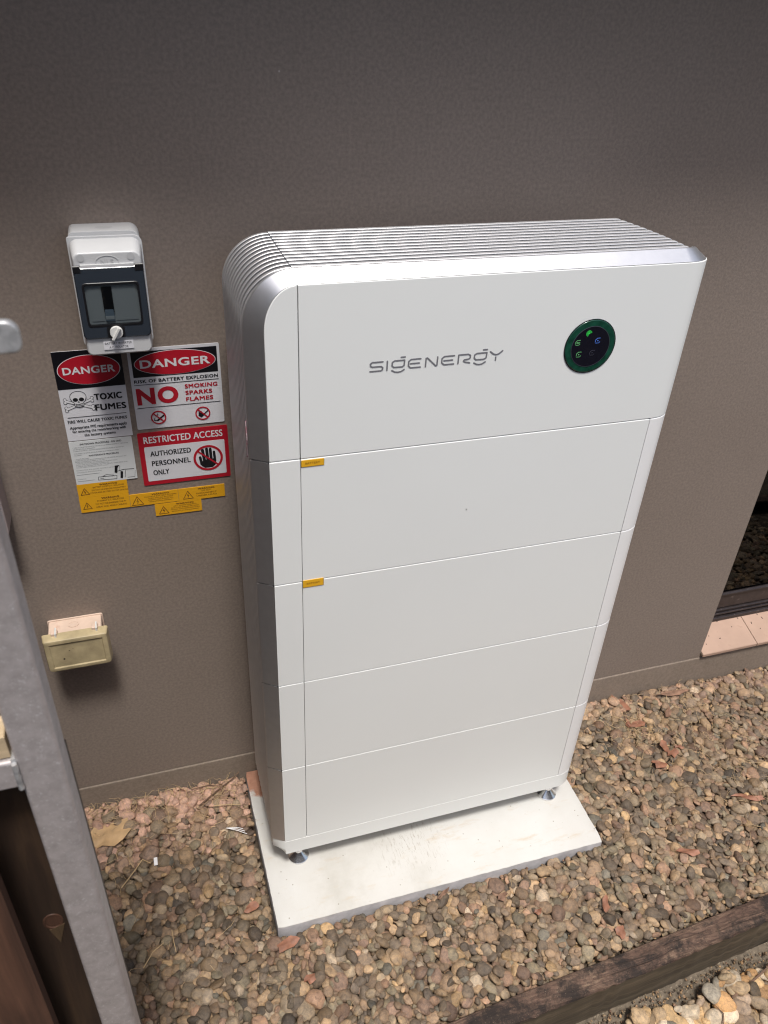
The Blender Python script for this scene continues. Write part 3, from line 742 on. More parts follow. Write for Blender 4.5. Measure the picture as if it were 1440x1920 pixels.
add('hinge_cutout_dark', *box(IX0 + .0025, -.2600, -.0992, -.0949, 1.4945, 1.5065, .001), 'gasket', flip)  # black block painting the dark of the hinge cutout, one per corner
add('hinge_cutout_dark', *box(-.1740, IX1 - .0025, -.0992, -.0949, 1.4945, 1.5065, .001), 'gasket', flip)
add('cover_skirt', *prism(rrect(-.2597, -.1743, 1.4965, 1.5075, .0012, 2), -.0980, -.0948, 'y', .0008, 0), 'isobox', lid)
inner = add('breaker_plate', *flat([(-.2588, 1.4047), (-.1742, 1.4047), (-.1742, 1.4733), (-.2588, 1.4733)], -.0952, .0004), 'breaker', lid, smooth=0)
add('plate_step', *join(flat([(-.2540, 1.4100), (-.2338, 1.4100), (-.2338, 1.4680), (-.2540, 1.4680)], -.0960, .0007), flat([(-.2150, 1.4100), (-.1785, 1.4100), (-.1785, 1.4680), (-.2150, 1.4680)], -.0960, .0007)), 'breaker', inner, smooth=0)
brk = add('breaker', *box(-.2325, -.2160, -.0972, -.0953, 1.4250, 1.4700, .0006), 'gasket', lid)
add('toggle', *prism([(-.0980, 1.4120), (-.0978, 1.4240), (-.0972, 1.4305), (-.0954, 1.4305), (-.0954, 1.4090), (-.0970, 1.4090)], -.2322, -.2168, 'x', .0008, .0008, 1), 'toggle', lid)
add('toggle_highlight', *box(-.2315, -.2175, -.0983, -.0978, 1.4130, 1.4190, .0002), 'breaker', lid)
add('window_pane', [(-.2589, -.0987, 1.4046), (-.1741, -.0987, 1.4046), (-.1741, -.0987, 1.4734), (-.2589, -.0987, 1.4734)], [(0, 1, 2, 3)], 'smoke_glass', flip, smooth=0)
# knob
add('knob_well', *prism(rrect(-.2330, -.2035, 1.3800, 1.4000, .004, 4), -.0989, -.0984, 'y'), 'gasket', flip, smooth=0)
kb = add('knob', *prism(disc_pl(-.2180, 1.3905, .0108, 28), -.1045, -.0988, 'y', .0012, 0), 'knob', iso)
a = R(58); dx, dz = math.cos(a), math.sin(a); L_, W_ = .0125, .0023
add('knob_grip', *prism([(-.2185 + dx * s * L_ - dz * t * W_, 1.3895 + dz * s * L_ + dx * t * W_) for s, t in ((-1, -1), (1, -1), (1, 1), (-1, 1))], -.1100, -.1046, 'y', .0008, 0, 1), 'knob', kb)
lb = add('name_label', *flat([(-.2425, 1.3578), (-.1925, 1.3578), (-.1925, 1.3725), (-.2425, 1.3725)], -.0962, .0010), 'vinyl_white', iso, smooth=0)
text(lb, 'BATTERY INVERTER', -.2175, 1.3690, .045, .0042, -.0964, 'ink_black', .01); text(lb, 'A.C. ISOLATOR', -.2175, 1.3620, .032, .0042, -.0964, 'ink_black', .01)

# ================================================================== SIGNS
YP = -.0016
def sign(name, x0, x1, z0, z1, mat, label, group, r=.0015, y=YP):
    t = thing(name, ((x0 + x1) / 2, 0, z0), label, 'sign', group)
    add('backing_plate', *prism(rrect(x0, x1, z0, z1, r, 3), y, -.0003, 'y'), mat, t, smooth=0)
    W_, H_ = x1 - x0, z1 - z0
    X = lambda u: x0 + W_ * u
    Z = lambda u: z0 + H_ * u
    return t, X, Z, W_, H_
GR = 'safety signs and labels stuck on the wall below the isolator'
Y_1, Y_2, Y_3, Y_4 = YP - .0003, YP - .0006, YP - .0009, YP - .0012
# danger toxic fumes
t, X, Z, W_, H_ = sign('toxic_fumes_sign', -.3405, -.2180, 1.1345, 1.3215, 'vinyl_white', 'tall sign reading danger toxic fumes with skull and crossbones', GR)
add('black_header', *flat([(X(0), Z(.592)), (X(1), Z(.592)), (X(1), Z(1)), (X(0), Z(1))], Y_1, .0002), 'vinyl_black', t, smooth=0)
add('white_oval', *flat(disc_pl(X(.5), Z(.79), W_ * .462, 44, H_ * .160), Y_2, .0002), 'ink_white', t, smooth=0)
add('red_oval', *flat(disc_pl(X(.5), Z(.79), W_ * .452, 44, H_ * .155), Y_3, .0002), 'vinyl_red', t, smooth=0)
text(t, 'DANGER', X(.5), Z(.79), W_ * .78, H_ * .085, Y_4, 'ink_white', .035)
cx, cz, q = X(.27), Z(.475), H_
sk = [(cx + .105 * W_ * math.cos(R(a)) * 1.15, cz + .03 * q + .062 * q * math.sin(R(a))) for a in range(-10, 191, 20)]
outl = sk + [(cx - .095 * W_, cz - .02 * q), (cx - .07 * W_, cz - .035 * q), (cx - .065 * W_, cz - .075 * q), (cx, cz - .088 * q), (cx + .065 * W_, cz - .075 * q), (cx + .07 * W_, cz - .035 * q), (cx + .095 * W_, cz - .02 * q)]
bones = []
for sx in (1, -1):
    for _ in (0,):
        A = (cx - sx * .19 * W_, cz - .012 * q); B = (cx + sx * .19 * W_, cz - .105 * q)
        bones.append(stroke([A, B], .0055, Y_2 - .00002 * (sx + 1), .0002))
        for P_, s in ((A, -1), (B, 1)):
            for d in (.004, -.004): bones.append(flat(disc_pl(P_[0] + sx * s * .0012, P_[1] + d * .8, .0034, 10), Y_2 - .00001 * (1 + sx) - .000004 * (d > 0), .0002))
add('crossbones', *join(*bones), 'ink_black', t, smooth=0)
bones = []
for sx in (1, -1):
    A = (cx - sx * .19 * W_, cz - .012 * q); B = (cx + sx * .19 * W_, cz - .105 * q)
    bones.append(stroke([A, B], .0038, Y_2 - .0001 - .00002 * (sx + 1), .00005))
    for P_, s in ((A, -1), (B, 1)):
        for d in (.004, -.004): bones.append(flat(disc_pl(P_[0] + sx * s * .0012, P_[1] + d * .8, .0025, 10), Y_2 - .0001 - .00001 * (1 + sx) - .000004 * (d > 0), .00005))
add('crossbones_fill', *join(*bones), 'ink_white', t, smooth=0)
add('skull', *flat(outl, Y_3, .0002), 'ink_white', t, smooth=0)
add('skull_lines', *join(stroke(outl, .0010, Y_4, .0002, True), flat(disc_pl(cx - .045 * W_, cz - .002 * q, .0048, 14, .0040), Y_4 - .00003, .0002), flat(disc_pl(cx + .045 * W_, cz - .002 * q, .0048, 14, .0040), Y_4 - .00003, .0002),
    flat([(cx - .0022, cz - .033 * q), (cx + .0022, cz - .033 * q), (cx, cz - .018 * q)], Y_4 - .00003, .0002),
    stroke([(cx - .055 * W_, cz - .048 * q), (cx, cz - .054 * q), (cx + .055 * W_, cz - .048 * q)], .0009, Y_4 - .00005, .0002), stroke([(cx - .050 * W_, cz - .066 * q), (cx, cz - .073 * q), (cx + .050 * W_, cz - .066 * q)], .0009, Y_4 - .00005, .0002),
    *[stroke([(cx + u * W_, cz - .049 * q), (cx + u * W_, cz - .068 * q)], .0006, Y_4 - .00006, .0002) for u in (-.04, -.02, 0, .02, .04)]), 'ink_black', t, smooth=0)
text(t, 'TOXIC', X(.715), Z(.485), W_ * .42, H_ * .072, Y_2, 'ink_black', .04); text(t, 'FUMES', X(.73), Z(.365), W_ * .47, H_ * .072, Y_2, 'ink_black', .04)
add('rule', *flat([(X(.06), Z(.272)), (X(.95), Z(.272)), (X(.95), Z(.277)), (X(.06), Z(.277))], Y_2, .0002), 'ink_black', t, smooth=0)
text(t, 'FIRE WILL CAUSE TOXIC FUMES', X(.5), Z(.225), W_ * .90, H_ * .034, Y_2, 'ink_black', .03)
text(t, 'Appropriate PPE requirements apply', X(.5), Z(.150), W_ * .87, H_ * .043, Y_2, 'ink_black', .02)
text(t, 'for entering the room/working with', X(.5), Z(.105), W_ * .82, H_ * .040, Y_2, 'ink_black', .02)
text(t, 'the battery systems', X(.5), Z(.055), W_ * .48, H_ * .040, Y_2, 'ink_black', .02)
# danger battery explosion
t, X, Z, W_, H_ = sign('battery_explosion_sign', -.2075, -.0350, 1.1447, 1.3163, 'vinyl_white', 'white sign reading danger risk of battery explosion, no smoking sparks flames', GR, .003)
add('black_header', *flat([(X(.035), Z(.655)), (X(.97), Z(.655)), (X(.97), Z(.965)), (X(.035), Z(.965))], Y_1, .0002), 'vinyl_black', t, smooth=0)
add('white_oval', *flat(disc_pl(X(.505), Z(.812), W_ * .447, 44, H_ * .148), Y_2, .0002), 'ink_white', t, smooth=0)
add('red_oval', *flat(disc_pl(X(.505), Z(.812), W_ * .440, 44, H_ * .143), Y_3, .0002), 'vinyl_red', t, smooth=0)
text(t, 'DANGER', X(.505), Z(.812), W_ * .78, H_ * .105, Y_4, 'ink_white', .035)
text(t, 'RISK OF BATTERY EXPLOSION', X(.50), Z(.607), W_ * .93, H_ * .042, Y_2, 'ink_black', .035)
for zz in (.560, .272): add('rule', *flat([(X(.03), Z(zz)), (X(.97), Z(zz)), (X(.97), Z(zz + .006)), (X(.03), Z(zz + .006))], Y_2, .0002), 'ink_black', t, smooth=0)
text(t, 'NO', X(.27), Z(.417), W_ * .50, H_ * .235, Y_2, 'ink_red', .06)
text(t, 'SMOKING', X(.765), Z(.502), W_ * .37, H_ * .052, Y_2, 'ink_red', .04); text(t, 'SPARKS', X(.732), Z(.420), W_ * .305, H_ * .052, Y_2, 'ink_red', .04); text(t, 'FLAMES', X(.735), Z(.337), W_ * .31, H_ * .052, Y_2, 'ink_red', .04)
for k, cx in enumerate((X(.25), X(.755))):
    cz, r_ = Z(.138), W_ * .087
    if k == 0: P = [stroke([(cx - .0075, cz - .0015), (cx - .009, cz - .0055), (cx - .004, cz - .0065)], .0013, Y_2, .0002), stroke([(cx - .002, cz - .0062), (cx + .010, cz + .0035)], .0034, Y_2 - .00004, .0002), stroke([(cx - .004, cz + .003), (cx - .0005, cz + .006), (cx - .002, cz + .009)], .0010, Y_2 - .0001, .0002)]
    else: P = [flat([(cx - .009, cz - .005), (cx - .008, cz + .0055), (cx - .005, cz + .001), (cx - .003, cz + .006), (cx, cz + .0005), (cx + .003, cz - .004), (cx - .003, cz - .009)], Y_2, .0002), stroke([(cx + .0, cz - .004), (cx + .011, cz + .0055)], .0022, Y_2 - .0001, .0002)]
    add('pictogram', *join(*P), 'ink_black', t, smooth=0)
    add('ban_ring', *join(ring(cx, cz, r_ * .82, r_, Y_3, .0002), stroke([(cx - r_ * .62, cz + r_ * .62), (cx + r_ * .62, cz - r_ * .62)], .0026, Y_3 - .00004, .0002)), 'ink_red', t, smooth=0)
# restricted access
t, X, Z, W_, H_ = sign('restricted_access_sign', -.2105, -.0305, 1.0125, 1.1362, 'vinyl_red', 'red bordered sign reading restricted access, authorized personnel only', GR, .003)
add('white_panel', *prism(rrect(X(.055), X(.955), Z(.075), Z(.735), .002, 2), Y_1, Y_1 + .0002, 'y'), 'vinyl_white', t, smooth=0)
text(t, 'RESTRICTED ACCESS', X(.5), Z(.862), W_ * .88, H_ * .125, Y_1, 'ink_white', .018)
text(t, 'AUTHORIZED', X(.34), Z(.60), W_ * .455, H_ * .098, Y_2, 'ink_black', .024); text(t, 'PERSONNEL', X(.335), Z(.415), W_ * .435, H_ * .098, Y_2, 'ink_black', .024); text(t, 'ONLY', X(.21), Z(.235), W_ * .18, H_ * .098, Y_2, 'ink_black', .024)
cx, cz, r_ = X(.755), Z(.41), .0305
hand = [stroke([(cx - .0165, cz + .003), (cx - .0145, cz - .014)], .0055, Y_2, .0002), stroke([(cx - .0105, cz + .0195), (cx - .008, cz - .006)], .0064, Y_2 - .00002, .0002), stroke([(cx - .0020, cz + .0215), (cx - .001, cz - .006)], .0062, Y_2 - .00004, .0002), stroke([(cx + .0055, cz + .0205), (cx + .006, cz - .006)], .0060, Y_2 - .00006, .0002), stroke([(cx + .0128, cz + .013), (cx + .0135, cz - .008)], .0054, Y_2 - .00008, .0002),
    flat([(cx - .0165, cz - .013), (cx - .011, cz - .005), (cx + .014, cz - .002), (cx + .0165, cz - .008), (cx + .014, cz - .018), (cx + .008, cz - .0235), (cx - .008, cz - .0235), (cx - .014, cz - .019)], Y_2 - .0001, .0002)]
add('hand', *join(*hand), 'ink_black', t, smooth=0)
add('ban_ring', *join(ring(cx, cz, r_ * .84, r_, Y_3, .0002, 44), stroke([(cx - r_ * .66, cz + r_ * .58), (cx + r_ * .62, cz - r_ * .58)], .0034, Y_3 - .00005, .0002)), 'ink_red', t, smooth=0)
# procedure sheet
t, X, Z, W_, H_ = sign('procedure_label', -.3410, -.2215, 1.0335, 1.1325, 'vinyl_pale', 'pale label of small print headed shutdown procedure, below toxic fumes sign', GR)
text(t, 'SHUTDOWN PROCEDURE - ON GRID', X(.5), Z(.93), W_ * .66, H_ * .040, Y_1, 'ink_black', .02)
rows = ['1. TURN OFF THE BATTERY INVERTER MAIN SWITCH A.C. ISOLATOR LOCATED AT THE INVERTER', 'AND BATTERY LOAD OF INSTALLATION.', '2. TURN OFF BATTERY D.C. ISOLATORS AND DISCONNECTOR LOCATED AT EACH BATTERY.',
        'TO RECONNECT OR RESTORE PROCEDURE REVERSE ALL OF THE ABOVE IN ORDER', 'FOLLOWED BY']
for i, s in enumerate(rows): text(t, s, X(.05 + .9 * len(s) / 84 / 2), Z(.865 - i * .040 - (.02 if i > 2 else 0)), W_ * .9 * len(s) / 84, H_ * .023, Y_1, 'ink_grey', .01)
text(t, 'MAINTENANCE PROCEDURE', X(.52), Z(.655), W_ * .48, H_ * .036, Y_1, 'ink_black', .02)
rows = ['1. ISOLATE THE LOAD.', '2. TURN OFF THE MAIN SWITCH OR ISOLATOR FOR THE INVERTER ON THE A.C. SIDE', 'BEFORE THE ISOLATOR IS OPENED AT THE UNIT.', '3. TURN OFF THE BATTERY D.C. ISOLATORS AT THE ARRAY CIRCUIT.', 'DO NOT WORK ON THE UNIT WHILE THE SUPPLY IS ON.', '4. LOCK OR TAG THE ISOLATORS AND TEST THAT THE SUPPLY IS DEAD BEFORE WORK.', 'EXPOSED CABLES MUST BE MADE SAFE AT THE JOINT.']
for i, s in enumerate(rows): text(t, s, X(.05 + .9 * len(s) / 80 / 2), Z(.600 - i * .034), W_ * .9 * len(s) / 80, H_ * .022, Y_1, 'ink_grey', .01)
for zz, wd in ((.335, .62), (.285, .40)): text(t, 'INSTALLATION AND SERVICE CONTACT DETAILS', X(.04 + wd / 2), Z(zz), W_ * wd, H_ * .020, Y_1, 'ink_grey', .01)
for zz, a, b in ((.225, .03, .40), (.075, .03, .30)): add('rule', *flat([(X(a), Z(zz)), (X(b), Z(zz)), (X(b), Z(zz + .006)), (X(a), Z(zz + .006))], Y_1, .0002), 'ink_grey', t, smooth=0)
text(t, 'Installed by:', X(.10), Z(.125), W_ * .14, H_ * .02, Y_1, 'ink_grey', .01)
add('line_drawing', *join(stroke([(X(.36), Z(.06)), (X(.66), Z(.045)), (X(.67), Z(.12)), (X(.37), Z(.135))], .0008, Y_1, .0002, True), stroke([(X(.44), Z(.14)), (X(.50), Z(.17)), (X(.62), Z(.14))], .0007, Y_1 - .00003, .0002), stroke([(X(.40), Z(.10)), (X(.45), Z(.09))], .0008, Y_1 - .00003, .0002),
    flat([(X(.64), Z(.20)), (X(.68), Z(.17)), (X(.70), Z(.30)), (X(.73), Z(.36)), (X(.66), Z(.36))], Y_1, .0002), flat([(X(.72), Z(.05)), (X(.76), Z(.04)), (X(.78), Z(.20)), (X(.74), Z(.22))], Y_1, .0002), stroke([(X(.68), Z(.22)), (X(.80), Z(.25)), (X(.96), Z(.24))], .0011, Y_1 - .00004, .0002), stroke([(X(.80), Z(.06)), (X(.82), Z(.22))], .0007, Y_1 - .00006, .0002), stroke([(X(.84), Z(.05)), (X(.96), Z(.05)), (X(.98), Z(.20))], .0004, Y_1 - .00007, .0002), stroke([(X(.71), Z(.36)), (X(.74), Z(.34)), (X(.73), Z(.24))], .0006, Y_1 - .00008, .0002)), 'ink_black', t, smooth=0)
# yellow warnings
def bolt_sign(name, x0, x1, z0, z1, label, lines, tx, tw, trx, trs, y=YP, arcf=False):
    t, X, Z, W_, H_ = sign(name, x0, x1, z0, z1, 'vinyl_yellow', label, 'yellow warning labels on the wall', .0006, y)
    a = y - .0003; cx, cz, s = X(trx), Z(.42), trs
    tri = [(cx - s, cz - s * .80), (cx + s, cz - s * .80), (cx, cz + s)]
    add('warning_triangle', *join(stroke(tri, .0011, a, .0002, True), stroke([(cx + s * .08, cz + s * .42), (cx - s * .14, cz + s * .02), (cx + s * .12, cz - s * .04), (cx - s * .04, cz - s * .48)], .0011, a - .00004, .0002)), 'ink_brown', t, smooth=0)
    n = len(lines)
    for i, (s_, wf) in enumerate(lines):
        if i == 0: text(t, s_, X(tx), Z(.85), W_ * wf, H_ * .13, a, 'ink_brown', .03)
        else: text(t, s_, X(tx), Z(.68 - (i - 1) * (.60 / max(1, n - 1))), W_ * wf, H_ * (.105 if n < 5 else .085), a, 'ink_brown', .0)
    return t
bolt_sign('warning_label', -.3420, -.2436, 1.0012, 1.0334, 'yellow warning label about battery system D.C. isolators, topmost of the stacked pair', [('WARNING', .36), ('BATTERY SYSTEM D.C. ISOLATORS', .62), ('DO NOT DE-ENERGISE THE BATTERY', .68), ('SYSTEM AND BATTERY SYSTEM CABLING', .76)], .62, .7, .14, .0085)
bolt_sign('warning_label', -.3425, -.2440, .9645, 1.0008, 'yellow warning label about PV array D.C. isolators, lower of the stacked pair', [('WARNING', .36), ('PV ARRAY D.C. ISOLATORS', .54), ('DO NOT DE-ENERGISE THE PV', .62), ('ARRAY AND ARRAY CABLING', .62)], .62, .7, .14, .0085)
bolt_sign('warning_label', -.2434, -.1442, .9645, .9940, 'yellow warning label about multiple battery systems, between its two neighbours', [('WARNING', .36), ('MULTIPLE BATTERY SYSTEMS', .66), ('TURN OFF ALL BATTERY', .52), ('SYSTEM ISOLATORS TO', .52), ('ISOLATE EQUIPMENT', .48)], .63, .7, .15, .0115)
bolt_sign('warning_label', -.1436, -.0458, .9630, .9940, 'yellow warning label reading do not disconnect under load, rightmost of the row', [('WARNING', .36), ('DO NOT', .20), ('DISCONNECT', .44), ('UNDER LOAD', .44)], .60, .7, .20, .0105)
bolt_sign('warning_label', -.1955, -.0975, .9330, .9625, 'yellow arc flash hazard warning label, lowest on its own beneath the row', [('WARNING', .38), ('ARC FLASH HAZARD', .50), ('FAULT ARC ENERGY MAY EXIST', .60), ('PPE AND TOOLS REQUIRED WHILE', .62), ('WORKING ON THIS EQUIPMENT', .58)], .64, .7, .18, .0100)

# ================================================================== WEATHERPROOF SOCKET BOX
jb = thing('weatherproof_socket', (-.401, 0, .595), 'yellowed weatherproof outlet box low on the wall left of cabinet', 'outlet box')
JX0, JX1 = -.4575, -.3445
add('back_box', *prism(rrect(JX0, JX1, .602, .6865, .004, 3), -.045, -.0005, 'y', .001, 0), 'beige_box', jb)
add('sealant', *prism(rrect(JX0 - .003, JX1 + .003, .600, .6895, .005, 3), -.0035, -.0004, 'y', .0015, 0), 'beige_box', jb)
V, F = [], []
add('knockout', *[[(x, y, .6875) for x, y in disc_pl(-.404, -.024, .0105, 24, .0085)], [tuple(range(24))]], 'beige_box', jb, smooth=0)
add('knockout_ring', *loft([[(x, y, z) for x, y in disc_pl(-.404, -.024, r, 24, r * .8)] for r, z in ((.0112, .6866), (.0112, .6882), (.0100, .6882), (.0100, .6866))], caps=False), 'beige_box', jb)
def o1(d): return rrect(-.4700 + d, -.3325 - d, .5940 + d, .6895 - d, [max(.0012, .010 - d * .6), max(.0012, .005 - d * .4), max(.0012, .005 - d * .4), max(.0012, .010 - d * .6)], 5)
rings = [[(x, y, z) for x, z in o1(d)] for y, d in ((-.048, -.001), (-.054, 0), (-.066, .0015), (-.0695, .0035), (-.0705, .006), (-.0705, .0125), (-.0682, .0150))]
jl = add('flap_lid', *loft(rings), 'yellow_lid', jb, smooth=30)
for x in (-.4500, -.3650): add('hinge_clip', *rbox(x, x + .013, -.056, -.040, .683, .6965, .002, .001, 'x'), 'beige_box', jb)
for x in (-.4420, -.3570): add('hinge_pin', *box(x, x + .0035, -.060, -.038, .684, .6985, .0006), 'knob', jb)
add('lid_mark', *flat(disc_pl(-.432, .630, .0022, 10), -.0685, .0002), 'speck', jl, smooth=0)
add('lid_mark', *flat(disc_pl(-.418, .652, .0014, 10), -.0685, .0002), 'speck', jl, smooth=0)
add('front_shell', *rbox(-.4640, -.3385, -.0475, -.0455, .598, .688, .004, 0, 'y'), 'beige_box', jb)

# left hand wall box, cut by the picture edge
pb = thing('wall_box', (-.56, 0, .96), 'pinkish grey rounded box on the wall at the left edge', 'box')
add('casing', *prism(rrect(-.66, -.4755, .968, 1.30, [.012, .012, .012, .012], 5), -.062, -.0005, 'y', .004, 0, 3), 'pinkgrey', pb)
add('cover', *prism(rrect(-.655, -.4800, .974, 1.296, .010, 5), -.0665, -.0625, 'y', .001, 0), 'pinkgrey', pb)

# ================================================================== GATE in the foreground
gate = thing('steel_gate', (-.55, -.88, .06), 'galvanised steel gate with dark timber palings at the left edge', 'gate')
GY = -.900
add('end_post', *prism(rrect(-.3590, -.3165, GY, GY + .040, .0055, 4), .09, 2.10, 'z', .001, .001), 'galv', gate)
add('mid_rail', *prism(rrect(GY + .001, GY + .038, 1.2268, 1.2670, .004, 3), -1.30, -.3600, 'x'), 'galv', gate)
add('top_rail', *prism(rrect(GY + .001, GY + .038, 2.04, 2.08, .004, 3), -1.30, -.3600, 'x'), 'galv', gate)
add('low_rail', *prism(rrect(GY + .001, GY + .038, .14, .18, .004, 3), -1.30, -.3600, 'x'), 'galv', gate)
add('hinge_post', *prism(rrect(-1.345, -1.302, GY, GY + .040, .0055, 4), .09, 2.10, 'z', .001, .001), 'galv', gate)
# weld collar at the mid rail
w_ = []
for i in range(9):
    t_ = i / 8; w_.append((-.3598 + .0003 * math.sin(i * 2.1), GY - .0004 + .0002 * math.sin(i * 3), 1.2275 + .0385 * t_))
add('weld_bead', *tube(w_, .0030, 7), 'weld', gate)
add('weld_bead', *tube([(-.3602, GY + .002 + .034 * i / 6, 1.2676 + .0002 * math.sin(i * 2)) for i in range(7)], .0028, 7), 'weld', gate)
# striker bar of the latch
add('striker_bar', *prism(rrect(-.420, -.2668, 1.6975, 1.7215, [.006, .009, .002, .002], 5), GY - .010, GY - .002, 'y', .002, .002, 3), 'weld', gate)
# palings behind the frame and the batten on the rail
add('batten', *box(-1.29, -.3625, GY + .006, GY + .036, 1.2685, 1.2995, .001), 'tan_wood', gate)
xx = -.3585; k = 0
px_ = []
add('paling', *box(-.4560, -.3195, GY + .0415, GY + .058, .10, 1.2240, .001), 'paling_dark', gate)
add('paling', *box(-.4560, -.3300, GY + .0415, GY + .058, 1.3010, 2.06, .001), 'paling', gate)
x = -.4075
for k in range(7):
    off = 0 if k % 2 == 0 else .030
    add('paling', *box(x - .125, x, GY - .017 + (0 if k % 2 == 0 else .058), GY - .0005 + (0 if k % 2 == 0 else .058), .10, 1.2240 if k == 0 else 2.10, .0012), 'paling' if k % 2 == 0 else 'paling_dark', gate)
    x -= .127
# knot in the recessed paling
kn = [[(-.3860 + 1.5 * r * math.cos(2 * math.pi * k / 18) * 1.0, GY + .0412 - d, 0.915 + 1.5 * r * 1.35 * math.sin(2 * math.pi * k / 18)) for k in range(18)] for r, d in ((.0085, -.001), (.0080, .0006), (.0066, .0007), (.0060, -.0002), (.0030, .0002))]
add('knot', *loft(kn), 'paling', gate)
add('knot_split', *prism([(-.3930, .899), (-.3740, .906), (-.3850, .865)], GY + .0402, GY + .0414, 'y'), 'split_wood', gate, smooth=0)

# ================================================================== FENCE AND HEDGE behind the photographer (seen mirrored in the window), plus an added side fence
fen = thing('boundary_fence', (.6, -2.75, -.2), 'weathered timber boundary fence across the side path, mirrored in the window', 'fence')
x = -2.6
for i in range(44):
    hgt = 1.62 + rng.uniform(-.006, .006)
    add('paling', *box(x, x + .148, -2.76, -2.745, LZ, hgt), 'fence_wood', fen, smooth=0); x += .153
for z in (.2, .9, 1.45): add('rail', *box(-2.6, 4.1, -2.80, -2.762, z, z + .07), 'fence_wood', fen, smooth=0)
shade_fen = thing('added_shade_fence', (-.72, -.45, 0), 'unseen dark paling fence added on the left to shade the cabinet side', 'fence')  # out of view; added to darken the cabinet's left band and fins
for i in range(7): add('paling', *box(-.735, -.715, -.895 + i * .124, -.895 + i * .124 + .121, .0, 2.24), 'paling', shade_fen, smooth=0)
for z in (.3, 1.1, 1.8): add('rail', *box(-.775, -.736, -.89, -.03, z, z + .07), 'paling', shade_fen, smooth=0)
V, F = [], []
for i in range(9000):
    c_ = Vector((rng.uniform(-2.6, 4.2), -3.15 + rng.gauss(0, .16), rng.uniform(.1, 2.3 + .25 * math.sin(i) ** 2))); L = rng.uniform(.03, .06)
    a = Vector((rng.gauss(0, 1), rng.gauss(0, 1), rng.gauss(0, 1))).normalized(); b = a.cross(Vector((rng.gauss(0, 1), rng.gauss(0, 1), rng.gauss(0, 1)))).normalized()
    o = len(V); V += [tuple(c_ - a * L), tuple(c_ + b * L * .4), tuple(c_ + a * L), tuple(c_ - b * L * .4)]; F.append((o, o + 1, o + 2, o + 3))
tag(add('hedge', V, F, 'foliage', smooth=0), 'dense dark green hedge behind the boundary fence', 'hedge', kind='stuff')

flush_texts()

# ================================================================== PEBBLES
def ico(sub):
    bm = bmesh.new(); bmesh.ops.create_icosphere(bm, subdivisions=sub, radius=1); bm.verts.ensure_lookup_table()
    v = np.array([x.co[:] for x in bm.verts]); f = np.array([[q.index for q in p.verts] for p in bm.faces]); bm.free(); return v, f
I2, F2 = ico(2); I3, F3 = ico(3)
def pebble_shape(base, rs):
    v = base.copy(); b = rs.uniform(.52, .92); c = rs.uniform(.36, .68)
    for _ in range(rs.integers(3, 8)):
        n = rs.normal(size=3); n /= np.linalg.norm(n); d = rs.uniform(.62, .90)
        s = v @ n; over = np.maximum(0, s - d); v -= np.outer(over * .85, n)
    for _ in range(3):
        n = rs.normal(size=3); n /= np.linalg.norm(n); ph = rs.uniform(0, 6); v *= (1 + .05 * np.sin(2.6 * (v @ n) + ph))[:, None]
    v *= 1 + .12 * v[:, :1] * rs.uniform(-1, 1)
    v *= np.array([1, b, c]); return v / np.abs(v[:, 0]).max(), b, c
NSH = 40
shapes = []
for i in range(NSH):
    rs = np.random.default_rng(100 + i); a, b, c = pebble_shape(I2, rs); rs = np.random.default_rng(100 + i); a3, _, _ = pebble_shape(I3, rs)
    shapes.append((a, a3, b, c))
PAL = np.array([(.225, .152, .100), (.262, .182, .112), (.170, .124, .090), (.215, .165, .115), (.31, .21, .125), (.135, .104, .080), (.265, .160, .108), (.180, .150, .105), (.105, .082, .066), (.340, .225, .115), (.300, .240, .185), (.190, .120, .090), (.15, .14, .12)])
PAL = PAL * np.array((1.03, .985, .88))
PW = np.array([14, 12, 14, 13, 8, 12, 7, 10, 6, 3, 3.5, 6, 2.5]); PW = PW / PW.sum()
camp = np.array(cam.location); camR = np.array(cam.rotation_euler.to_matrix())
def screen(P):
    q = (np.asarray(P) - camp) @ camR; return 720 + 1507 * q[..., 0] / -q[..., 2], 960 - 1507 * q[..., 1] / -q[..., 2], -q[..., 2]
